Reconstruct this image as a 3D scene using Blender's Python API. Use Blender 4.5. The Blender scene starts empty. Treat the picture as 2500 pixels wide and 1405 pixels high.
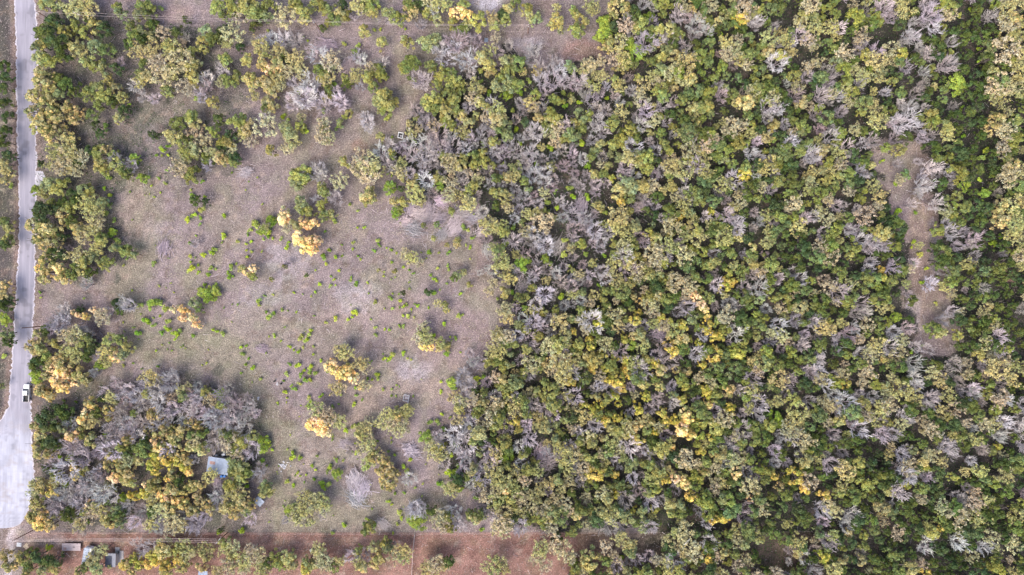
import bpy, bmesh, math, random
import numpy as np
from mathutils import Vector, Matrix
random.seed(7)
RNG = np.random.default_rng(11)
S = 0.135            # metres per photo pixel on the ground
H = 217.0            # camera height
C = bpy.context.scene.collection
scene = bpy.context.scene

# ------------------------------------------------------------------ camera, sky, sun, exposure
cam_d = bpy.data.cameras.new('camera'); cam = bpy.data.objects.new('camera', cam_d); C.objects.link(cam)
cam.location = (0, 0, H); cam.rotation_euler = (0, 0, 0)
cam_d.sensor_width = 36.0; cam_d.lens = 36.0*H/(2500*S); cam_d.clip_start = 1.0; cam_d.clip_end = 9000
scene.camera = cam
SUN_EL = math.radians(52); SUN_AZ = math.radians(215)      # from the lower left of the photo
world = bpy.data.worlds.new('World'); scene.world = world; world.use_nodes = True
wn = world.node_tree; bg = wn.nodes['Background']
sky = wn.nodes.new('ShaderNodeTexSky'); sky.sky_type = 'NISHITA'; sky.sun_disc = False
sky.sun_elevation = SUN_EL; sky.sun_rotation = SUN_AZ; sky.dust_density = 4.0; sky.air_density = 0.8; sky.ozone_density = 0.6
wn.links.new(sky.outputs[0], bg.inputs[0]); bg.inputs[1].default_value = 0.15
sd = bpy.data.lights.new('sun', 'SUN'); sun = bpy.data.objects.new('sun', sd); C.objects.link(sun)
sd.energy = 1.2; sd.angle = math.radians(50); sd.color = (1.0, 0.91, 0.79)
sv = Vector((math.sin(SUN_AZ)*math.cos(SUN_EL), math.cos(SUN_AZ)*math.cos(SUN_EL), math.sin(SUN_EL)))
sun.rotation_euler = (-sv).to_track_quat('-Z', 'Y').to_euler(); sun.location = sv*300
scene.view_settings.view_transform = 'Standard'; scene.view_settings.look = 'None'
scene.view_settings.exposure = 1.06; scene.view_settings.gamma = 1.0

# ------------------------------------------------------------------ helpers
def at(px, py, h=0.0):
    k = S*(1-h/H)
    return ((px-1250.0)*k, (702.5-py)*k)

def tag(o, label=None, cat=None, group=None, kind=None):
    if label: o['label'] = label
    if cat: o['category'] = cat
    if group: o['group'] = group
    if kind: o['kind'] = kind
    return o

def raw_mesh(name, V, F, mats, cols=None, smooth=False, fmat=None):
    """V (n,3) array, F (m,k) int array"""
    me = bpy.data.meshes.new(name)
    V = np.asarray(V, np.float32); F = np.asarray(F, np.int32)
    me.vertices.add(len(V)); me.vertices.foreach_set('co', V.ravel())
    k = F.shape[1]
    me.loops.add(F.size); me.loops.foreach_set('vertex_index', F.ravel())
    me.polygons.add(len(F)); me.polygons.foreach_set('loop_start', np.arange(len(F), dtype=np.int32)*k)
    if fmat is not None: me.polygons.foreach_set('material_index', np.asarray(fmat, np.int32))
    if smooth: me.polygons.foreach_set('use_smooth', np.ones(len(F), bool))
    for m in mats: me.materials.append(m)
    if cols is not None:
        a = me.color_attributes.new('tint', 'FLOAT_COLOR', 'POINT')
        c4 = np.ones((len(V), 4), np.float32); c4[:, :3] = cols
        a.data.foreach_set('color', c4.ravel())
    me.update(calc_edges=True)
    return me

def link(name, me, parent=None):
    o = bpy.data.objects.new(name, me); C.objects.link(o)
    if parent is not None: o.parent = parent
    return o

def empty(name, loc, rz=0.0):
    o = bpy.data.objects.new(name, None); C.objects.link(o)
    o.location = loc; o.rotation_euler = (0, 0, rz); o.empty_display_size = 0.5
    return o

class MB:
    """collects shapes into one mesh"""
    def __init__(s): s.v = []; s.f = []
    def add(s, v, f):
        b = len(s.v); s.v += [tuple(p) for p in v]; s.f += [tuple(i+b for i in q) for q in f]
        return s
    def box(s, x0, y0, z0, x1, y1, z1, m=None):
        v = [Vector(p) for p in ((x0,y0,z0),(x1,y0,z0),(x1,y1,z0),(x0,y1,z0),(x0,y0,z1),(x1,y0,z1),(x1,y1,z1),(x0,y1,z1))]
        if m is not None: v = [m @ p for p in v]
        return s.add(v, [(0,3,2,1),(4,5,6,7),(0,1,5,4),(1,2,6,5),(2,3,7,6),(3,0,4,7)])
    def tube(s, p0, p1, r0, r1=None, n=8, cap=True):
        r1 = r0 if r1 is None else r1
        p0 = Vector(p0); p1 = Vector(p1); d = (p1-p0).normalized()
        a = d.orthogonal().normalized(); b = d.cross(a)
        v = []
        for p, r in ((p0, r0), (p1, r1)):
            for i in range(n):
                t = 2*math.pi*i/n; v.append(p+(a*math.cos(t)+b*math.sin(t))*r)
        f = [(i, (i+1) % n, n+(i+1) % n, n+i) for i in range(n)]
        if cap: f += [tuple(range(n))[::-1], tuple(range(n, 2*n))]
        return s.add(v, f)
    def path(s, pts, r, n=4):
        for a, b in zip(pts[:-1], pts[1:]): s.tube(a, b, r, r, n, False)
        return s
    def loft(s, rings):
        n = len(rings[0]); v = [p for r in rings for p in r]; f = []
        for k in range(len(rings)-1):
            for i in range(n):
                f.append((k*n+i, k*n+(i+1) % n, (k+1)*n+(i+1) % n, (k+1)*n+i))
        f.append(tuple(range(n))[::-1]); f.append(tuple(range((len(rings)-1)*n, len(rings)*n)))
        return s.add(v, f)
    def prism(s, pts, z0, z1):
        n = len(pts)
        v = [(x, y, z0) for x, y in pts]+[(x, y, z1) for x, y in pts]
        f = [(i, (i+1) % n, n+(i+1) % n, n+i) for i in range(n)]+[tuple(range(n))[::-1], tuple(range(n, 2*n))]
        return s.add(v, f)
    def build(s, name, mat, parent=None, bevel=0.0, smooth=False, fix=True):
        me = bpy.data.meshes.new(name); me.from_pydata(s.v, [], s.f)
        bm = bmesh.new(); bm.from_mesh(me)
        if fix: bmesh.ops.recalc_face_normals(bm, faces=bm.faces)
        if bevel > 0:
            bmesh.ops.bevel(bm, geom=list(bm.edges), offset=bevel, segments=2, affect='EDGES', profile=0.6, clamp_overlap=True)
        bm.to_mesh(me); bm.free(); me.materials.append(mat)
        if smooth: me.polygons.foreach_set('use_smooth', [True]*len(me.polygons))
        return link(name, me, parent)

# ------------------------------------------------------------------ materials
def mat_new(name):
    m = bpy.data.materials.new(name); m.use_nodes = True
    return m, m.node_tree, m.node_tree.nodes['Principled BSDF']

def simple(name, col, rough=0.7, metal=0.0, noise=0.12, scale=3.0, bump=0.1, spec=0.3, stretch=None):
    m, nt, p = mat_new(name)
    tc = nt.nodes.new('ShaderNodeTexCoord'); n = nt.nodes.new('ShaderNodeTexNoise')
    n.inputs['Scale'].default_value = scale; n.inputs['Detail'].default_value = 6
    if stretch:
        mp = nt.nodes.new('ShaderNodeMapping'); mp.inputs['Scale'].default_value = stretch
        nt.links.new(tc.outputs['Object'], mp.inputs[0]); nt.links.new(mp.outputs[0], n.inputs['Vector'])
    else: nt.links.new(tc.outputs['Object'], n.inputs['Vector'])
    r = nt.nodes.new('ShaderNodeValToRGB'); c = Vector(col)
    r.color_ramp.elements[0].position = 0.3; r.color_ramp.elements[1].position = 0.7
    r.color_ramp.elements[0].color = (*(c*(1-noise)), 1); r.color_ramp.elements[1].color = (*(c*(1+noise)), 1)
    nt.links.new(n.outputs[0], r.inputs[0]); nt.links.new(r.outputs[0], p.inputs['Base Color'])
    p.inputs['Roughness'].default_value = rough; p.inputs['Metallic'].default_value = metal
    p.inputs['Specular IOR Level'].default_value = spec
    if bump:
        b = nt.nodes.new('ShaderNodeBump'); b.inputs['Strength'].default_value = bump; b.inputs['Distance'].default_value = 0.05
        nt.links.new(n.outputs[0], b.inputs['Height']); nt.links.new(b.outputs[0], p.inputs['Normal'])
    return m

def leaf_mat(name, trans=0.25):
    m = bpy.data.materials.new(name); m.use_nodes = True; nt = m.node_tree; nt.nodes.clear()
    out = nt.nodes.new('ShaderNodeOutputMaterial'); at_ = nt.nodes.new('ShaderNodeAttribute'); at_.attribute_name = 'tint'
    oi = nt.nodes.new('ShaderNodeObjectInfo'); mx = nt.nodes.new('ShaderNodeMix'); mx.data_type = 'RGBA'; mx.blend_type = 'MULTIPLY'
    mx.inputs[0].default_value = 1.0
    nt.links.new(at_.outputs['Color'], mx.inputs[6]); nt.links.new(oi.outputs['Color'], mx.inputs[7])
    d = nt.nodes.new('ShaderNodeBsdfDiffuse'); t = nt.nodes.new('ShaderNodeBsdfTranslucent'); ms = nt.nodes.new('ShaderNodeMixShader')
    ms.inputs[0].default_value = trans
    nt.links.new(mx.outputs[2], d.inputs[0]); nt.links.new(mx.outputs[2], t.inputs[0])
    nt.links.new(d.outputs[0], ms.inputs[1]); nt.links.new(t.outputs[0], ms.inputs[2]); nt.links.new(ms.outputs[0], out.inputs[0])
    return m
LEAF = leaf_mat('foliage', .13); TWIG = leaf_mat('twigs', 0.0)

# ------------------------------------------------------------------ pixel-space regions used to lay out the land
def seg_d(P, a, b):
    a = np.array(a, float); b = np.array(b, float); d = b-a
    t = np.clip(((P-a)@d)/max(d@d, 1e-9), 0, 1)
    return np.linalg.norm(P-(a+t[:, None]*d), axis=1)
def poly_d(P, pts):
    r = np.full(len(P), 1e9)
    for a, b in zip(pts[:-1], pts[1:]): r = np.minimum(r, seg_d(P, a, b))
    return r
def inside(P, poly):
    x, y = P[:, 0], P[:, 1]; c = np.zeros(len(P), bool); n = len(poly)
    for i in range(n):
        x1, y1 = poly[i]; x2, y2 = poly[(i+1) % n]
        k = ((y1 > y) != (y2 > y))
        c ^= k & (x < (x2-x1)*(y-y1)/((y2-y1) if y2 != y1 else 1e-9)+x1)
    return c
def vnoise(P, sc, seed=0):
    q = P/sc+seed*17.31; i = np.floor(q).astype(np.int64); f = q-i; f = f*f*(3-2*f)
    def h(a, b):
        n = (a*374761393+b*668265263+seed*1442695041) & 0x7fffffff
        n = ((n ^ (n >> 13))*1274126177) & 0x7fffffff
        return ((n ^ (n >> 16)) & 0xffff)/65535.0
    a = h(i[:, 0], i[:, 1]); b = h(i[:, 0]+1, i[:, 1]); c = h(i[:, 0], i[:, 1]+1); d = h(i[:, 0]+1, i[:, 1]+1)
    return (a*(1-f[:, 0])+b*f[:, 0])*(1-f[:, 1])+(c*(1-f[:, 0])+d*f[:, 0])*f[:, 1]
def sst(e0, e1, x): t = np.clip((x-e0)/(e1-e0), 0, 1); return t*t*(3-2*t)
def blob(P, x, y, rx, ry):
    d = np.hypot((P[:, 0]-x)/rx, (P[:, 1]-y)/ry)+0.5*(vnoise(P, 22, 5)-0.5)+0.3*(vnoise(P, 8, 6)-0.5)
    return 1-sst(0.6, 1.15, d)

WOOD = [(1490,-70),(2570,-70),(2570,1480),(1900,1480),(1880,1400),(1700,1340),(1600,1298),(1500,1290),(1250,1292),(1170,1250),(1140,1180),(1090,1130),(1100,1040),
        (1160,960),(1190,860),(1270,800),(1215,700),(1200,600),(1165,500),(990,440),(950,380),(1040,250),(1180,170),(1270,130),(1330,165),(1480,190)]
TRACK = [(2150,340),(2262,360),(2295,560),(2320,700),(2345,830),(2330,870),(2245,875),(2215,760),(2205,600),(2130,400)]
RAVINE = [(2330,-60),(2405,-60),(2425,300),(2440,500),(2480,640),(2520,760),(2540,900),(2460,800),(2400,640),(2350,400),(2325,150)]
GAPS = [(2155,85,55,30),(1690,432,30,20),(1850,75,25,22),(1625,505,16,28),(1565,520,14,40),(1485,482,24,30),(1605,832,38,18),(2022,870,10,70),(1980,640,18,40),
        (1990,1190,18,70),(1950,1300,55,18),(1890,1350,32,38),(1335,1145,22,45),(1350,628,28,26),(1375,420,26,32),(1180,470,18,32),(1930,30,28,35),(1960,130,20,40),
        (1308,930,18,24),(2310,1105,16,22),(1705,1270,20,20),(1720,1290,70,12),(1500,1315,60,18),(1600,1330,60,20),(2130,1340,16,30),(2235,1190,14,40),(1365,560,30,25),(1300,1070,36,28)]
RDL = [(-120,38),(0,38),(110,42),(350,45),(520,50),(620,48),(700,42),(800,36),(900,30),(990,24),(1015,12),(1030,0),(1060,-30),(1150,-60),(1290,-60)]
RDR = [(-120,82),(0,82),(110,91),(350,86),(500,86),(600,84),(700,83),(800,77),(950,73),(1000,74),(1100,75),(1150,82),(1200,78),(1232,72),(1252,66),(1268,58),(1280,46),(1287,30),(1291,8)]
def rdl(y): return np.interp(y, [a for a, b in RDL], [b for a, b in RDL])
def rdr(y): return np.interp(y, [a for a, b in RDR], [b for a, b in RDR])
def in_gap(P):
    r = np.zeros(len(P), bool)
    for x, y, a, b in GAPS: r |= np.hypot((P[:, 0]-x)/a, (P[:, 1]-y)/b) < 1
    return r

# ------------------------------------------------------------------ ground
def srgb(r, g, b): return np.array([((c/255.0+0.055)/1.055)**2.4 if c > 10 else c/255/12.92 for c in (r, g, b)])
def fine_axis(lo, hi, st, far):
    core = np.arange(lo, hi+st, st); o = np.array([4, 12, 40, 120, 400, 1200, far])
    return np.concatenate([(lo-o)[::-1], core, core[-1]+o])
gx = fine_axis(-182, 182, 0.6, 3000); gy = fine_axis(-108, 108, 0.6, 3000)
X, Y = np.meshgrid(gx, gy); V = np.stack([X.ravel(), Y.ravel(), np.zeros(X.size)], 1)
P = np.stack([V[:, 0]/S+1250, 702.5-V[:, 1]/S], 1)
def mixc(col, c, w): return col*(1-w[:, None])+c*w[:, None]
LIL = np.array([.240,.195,.200]); TAN = np.array([.235,.205,.165]); RED = np.array([.26,.15,.125]); PINK = np.array([.33,.245,.24]); WHT = np.array([.42,.39,.43])
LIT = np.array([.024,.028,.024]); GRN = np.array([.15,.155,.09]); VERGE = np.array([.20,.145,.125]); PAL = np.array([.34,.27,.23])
col = np.tile(LIL, (len(P), 1))
col = mixc(col, TAN, 0.85*sst(0.35, 0.8, vnoise(P, 90, 3))*0.6)
g = 1-sst(18, 60, poly_d(P, [(330,430),(360,600),(300,700),(350,850),(560,860),(620,960),(680,1060),(690,1200),(690,1290),(900,1240),(1060,1240)])+25*(vnoise(P, 30, 4)-.5))
col = mixc(col, np.array([.225,.203,.155]), g*0.8)
g = 1-sst(5, 22, poly_d(P, [(450,690),(600,560),(700,480),(860,360),(960,330),(990,260),(975,120)])+16*(vnoise(P, 14, 8)-.5))
col = mixc(col, np.array([.27,.225,.19]), g*0.7)
for (x, y, a, b, c, w) in [(340,520,70,60,PINK,.35),(380,560,40,30,WHT,.12),(870,725,60,45,WHT,.45),(900,770,140,60,PINK,.35),(1010,905,45,40,WHT,.4),(1030,960,90,40,PAL,.6),
        (880,1010,60,50,PAL,.6),(1420,130,60,35,RED,.55),(1290,110,40,25,WHT,.5),(960,50,60,10,WHT,.5),(690,100,90,18,WHT,.45),(760,80,260,18,LIL*1.1,.6),(1190,5,40,22,WHT,1),
        (700,640,60,50,WHT,.35),(640,720,60,30,WHT,.3),(1150,1385,45,25,WHT,.8),(1100,1360,40,30,LIT,.6),(1240,1370,30,40,WHT,.4),(2230,760,22,50,WHT,.6),(2250,800,24,22,WHT,.5),
        (2270,600,60,260,VERGE,.6),(2280,600,18,90,WHT,.35),(2170,90,40,18,VERGE,.6),(1100,830,120,100,PINK,.3),(1180,640,40,60,VERGE,.4),(880,360,24,24,RED,.5),(1480,485,20,26,RED,.5),
        (1360,590,30,30,VERGE,.7),(2420,330,12,60,PINK,.4),(2430,560,14,90,PINK,.5),(2480,690,20,60,PINK,.6),(2425,200,12,60,PINK,.5),(300,60,60,60,LIL,.5),(430,30,50,25,PINK,.6),(1010,20,50,22,PINK,.4),(1330,20,60,25,VERGE,.6)]:
    col = mixc(col, c, w*blob(P, x, y, a, b))
for pts, w in (([(2262,440),(2255,520),(2268,600),(2258,700),(2250,780)], 4), ([(2232,470),(2225,540),(2240,620),(2232,700)], 4)):
    col = mixc(col, np.array([.26,.20,.17]), (1-sst(w*.5, w*2, poly_d(P, pts)+3*(vnoise(P, 9, 2)-.5)))*.6)
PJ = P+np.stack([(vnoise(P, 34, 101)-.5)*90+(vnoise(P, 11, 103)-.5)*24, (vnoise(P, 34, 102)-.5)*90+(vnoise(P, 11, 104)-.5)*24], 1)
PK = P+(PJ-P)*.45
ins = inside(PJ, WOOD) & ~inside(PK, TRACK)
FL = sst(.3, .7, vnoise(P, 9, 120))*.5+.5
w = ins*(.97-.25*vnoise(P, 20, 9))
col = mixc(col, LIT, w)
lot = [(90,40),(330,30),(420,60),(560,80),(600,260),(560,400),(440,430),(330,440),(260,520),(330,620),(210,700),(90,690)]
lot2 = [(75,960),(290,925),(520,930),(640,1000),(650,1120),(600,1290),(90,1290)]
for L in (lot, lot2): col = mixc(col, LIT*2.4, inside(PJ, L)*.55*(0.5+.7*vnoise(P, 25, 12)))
# red dirt strip along the lower edge
ye = 1301+3*(vnoise(P, 30, 1)-.5)
g = sst(-2, 3, P[:, 1]-ye)*(1-sst(1430, 1520, P[:, 1]+60*(vnoise(P, 50, 130)-.5)))*(P[:, 0] > 60)*(1-sst(1850, 2050, P[:, 0]))
col = mixc(col, RED, g*.95)
col = mixc(col, np.array([.36,.235,.195]), (g > .5)*(1-sst(4, 16, np.abs(P[:, 1]-(1322+8*(vnoise(P, 60, 2)-.5)))))*(P[:, 0] < 930)*.6)
col = mixc(col, np.array([.19,.105,.09]), g*.75*sst(.45, .7, vnoise(P, 26, 21)*.6+vnoise(P, 9, 22)*.4))
col = mixc(col, LIT*1.8, g*sst(1330, 1550, P[:, 0]+40*(vnoise(P, 20, 131)-.5))*.8)
# verges
dl = rdl(P[:, 1])-P[:, 0]; col = mixc(col, VERGE, sst(-2, 2, dl)*(1-sst(8, 20, dl+6*(vnoise(P, 15, 3)-.5)))*.85)
col = mixc(col, LIT*1.1, sst(10, 22, dl)*.7)
dr = P[:, 0]-rdr(P[:, 1]); col = mixc(col, VERGE, sst(-2, 2, dr)*(1-sst(10, 30, dr))*.5)
# drive in the lower left corner
dd = poly_d(P, [(40,1285),(24,1320),(22,1360),(18,1410)]); col = mixc(col, np.array([.45,.40,.42]), (1-sst(6, 14, dd+5*(vnoise(P, 8, 4)-.5)))*.9)
dd = poly_d(P, [(45,1312),(95,1318),(140,1318)]); col = mixc(col, np.array([.40,.31,.29]), (1-sst(8, 26, dd+5*(vnoise(P, 8, 4)-.5)))*.7)
for (x, y, a, b) in ((235,1345,16,14),): col = mixc(col, np.array([.36,.32,.28]), blob(P, x, y, a, b))
# small scale mottling of soil and dead grass
col = mixc(col, VERGE*.8, .55*sst(.62, .78, vnoise(P, 17, 110)*.6+vnoise(P, 6, 111)*.4)); col = mixc(col, PAL, .5*sst(.66, .8, vnoise(P, 21, 112)*.6+vnoise(P, 7, 113)*.4)*(1-ins))
n1 = vnoise(P, 5.5, 31); n2 = vnoise(P, 14, 32); n3 = vnoise(P, 45, 33)
col = col*.86*(0.62+.34*n1+.30*n2+.22*n3)[:, None]
col = mixc(col, col*np.array([.9,1.02,.85]), sst(.5, .8, vnoise(P, 24, 35))*.5)
nx, ny = len(gx), len(gy); idx = np.arange(nx*ny).reshape(ny, nx)
F = np.stack([idx[:-1, :-1], idx[:-1, 1:], idx[1:, 1:], idx[1:, :-1]], -1).reshape(-1, 4)

def ground_mat(name, fine=1.0, sc=2.6, bump=.5, streak=False):
    m, nt, p = mat_new(name)
    a = nt.nodes.new('ShaderNodeAttribute'); a.attribute_name = 'tint'
    tc = nt.nodes.new('ShaderNodeTexCoord')
    def noise(s, d, mapping=None):
        n = nt.nodes.new('ShaderNodeTexNoise'); n.inputs['Scale'].default_value = s; n.inputs['Detail'].default_value = d; n.inputs['Roughness'].default_value = .7
        if mapping:
            mp = nt.nodes.new('ShaderNodeMapping'); mp.inputs['Scale'].default_value = mapping
            nt.links.new(tc.outputs['Object'], mp.inputs[0]); nt.links.new(mp.outputs[0], n.inputs['Vector'])
        else: nt.links.new(tc.outputs['Object'], n.inputs['Vector'])
        return n
    n = noise(sc, 8, (1, .04, 1) if streak else None); r = nt.nodes.new('ShaderNodeValToRGB')
    lo, hi = (1-.68*fine, 1+.95*fine)
    r.color_ramp.elements[0].position = .32; r.color_ramp.elements[1].position = .70
    r.color_ramp.elements[0].color = (lo, lo, lo, 1); r.color_ramp.elements[1].color = (hi, hi, hi, 1)
    nt.links.new(n.outputs[0], r.inputs[0])
    mx = nt.nodes.new('ShaderNodeMix'); mx.data_type = 'RGBA'; mx.blend_type = 'MULTIPLY'; mx.inputs[0].default_value = 1
    nt.links.new(a.outputs['Color'], mx.inputs[6]); nt.links.new(r.outputs[0], mx.inputs[7])
    # tussocks and pale grit: voronoi spots
    vo = nt.nodes.new('ShaderNodeTexVoronoi'); vo.inputs['Scale'].default_value = 1.9 if not streak else 5
    nt.links.new(tc.outputs['Object'], vo.inputs['Vector'])
    r2 = nt.nodes.new('ShaderNodeValToRGB'); r2.color_ramp.elements[0].position = 0; r2.color_ramp.elements[1].position = .55
    k0, k1 = 1+.30*fine, 1-.16*fine
    r2.color_ramp.elements[0].color = (k0, k0, k0, 1); r2.color_ramp.elements[1].color = (k1, k1, k1, 1)
    nt.links.new(vo.outputs['Distance'], r2.inputs[0])
    mx2 = nt.nodes.new('ShaderNodeMix'); mx2.data_type = 'RGBA'; mx2.blend_type = 'MULTIPLY'; mx2.inputs[0].default_value = 1
    nt.links.new(mx.outputs[2], mx2.inputs[6]); nt.links.new(r2.outputs[0], mx2.inputs[7])
    nt.links.new(mx2.outputs[2], p.inputs['Base Color'])
    p.inputs['Roughness'].default_value = .95; p.inputs['Specular IOR Level'].default_value = .1
    b = nt.nodes.new('ShaderNodeBump'); b.inputs['Strength'].default_value = bump; b.inputs['Distance'].default_value = .25
    nt.links.new(n.outputs[0], b.inputs['Height']); nt.links.new(b.outputs[0], p.inputs['Normal'])
    return m
GM = ground_mat('dry_soil_and_grass')
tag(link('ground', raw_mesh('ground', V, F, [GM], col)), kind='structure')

# ------------------------------------------------------------------ road, shoulders, turning area
def strip(name, ext, z, colf, mat, ya=-900, yb=1291, n=11, rag=0.0):
    ys = np.arange(ya, yb, 1.2); rows = []
    for y in ys:
        l = float(rdl(y))-ext; r = float(rdr(y))+ext
        q = np.array([[l*1.0, y], [r*1.0, y]])
        jl = rag*(vnoise(np.array([[0., y]]), 7, 41)[0]-.5)+rag*.6*(vnoise(np.array([[0., y]]), 2.5, 43)[0]-.5)
        jr = rag*(vnoise(np.array([[50., y]]), 7, 44)[0]-.5)+rag*.6*(vnoise(np.array([[50., y]]), 2.5, 45)[0]-.5)
        rows.append(np.stack([np.linspace(l+jl, r+jr, n), np.full(n, y)], 1))
    Pq = np.concatenate(rows); VV = np.stack([(Pq[:, 0]-1250)*S, (702.5-Pq[:, 1])*S, np.full(len(Pq), z)], 1)
    i = np.arange(len(Pq)).reshape(-1, n)
    FF = np.stack([i[:-1, :-1], i[1:, :-1], i[1:, 1:], i[:-1, 1:]], -1).reshape(-1, 4)
    return link(name, raw_mesh(name, VV, FF, [mat], colf(Pq)))
def shoulder_c(Pq):
    c = np.tile(np.array([.42,.40,.45]), (len(Pq), 1)); return c*(0.72+.5*vnoise(Pq, 4, 50)+.2*vnoise(Pq, 20, 51))[:, None]
def road_c(Pq):
    asp = np.array([.30,.29,.345]); cal = np.array([.40,.41,.49])
    w = sst(960, 1120, Pq[:, 1]+60*(vnoise(Pq, 16, 52)-.5))*.95
    c = mixc(np.tile(asp, (len(Pq), 1)), cal, w)
    l = rdl(Pq[:, 1]); r = rdr(Pq[:, 1]); u = (Pq[:, 0]-l)/(r-l)
    tr = np.exp(-((u-.28)/.08)**2)+np.exp(-((u-.72)/.08)**2)
    c = c*(1+.10*tr*(1-w))[:, None]
    Q = Pq*np.array([1, .07]); c = c*(.86+.28*vnoise(Q, 2.5, 53)*(.5+w*.9)-.10*w)[:, None]
    c = mixc(c, np.array([.33,.29,.27]), w*.45*sst(.56, .8, vnoise(Pq, 13, 58)*.6+vnoise(Pq, 5, 59)*.4)); c = c*(1-.22*sst(.6, .8, vnoise(Pq, 9, 56)*.5+vnoise(Pq, 24, 57)*.5))[:, None]
    return c*(.90+.2*vnoise(Pq, 30, 54))[:, None]
RM = ground_mat('worn_road', .16, 3.0, .1, True); SM = ground_mat('pale_gravel', .5, 3.5, .4)
tag(strip('road_shoulder', 3.0, .006, shoulder_c, SM, rag=6), kind='structure')
tag(strip('road', 0.0, .014, road_c, RM, n=25, rag=3.0, yb=1291), kind='structure')
sp = MB().prism([at(88,418),at(104,418),at(112,436),at(100,452),at(86,456)], 0.0, .012)
SMo = simple('crushed_stone', (.45,.44,.50), .95, scale=2.0, noise=.3, bump=.4)
tag(sp.build('driveway_apron', SMo), kind='structure')
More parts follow.
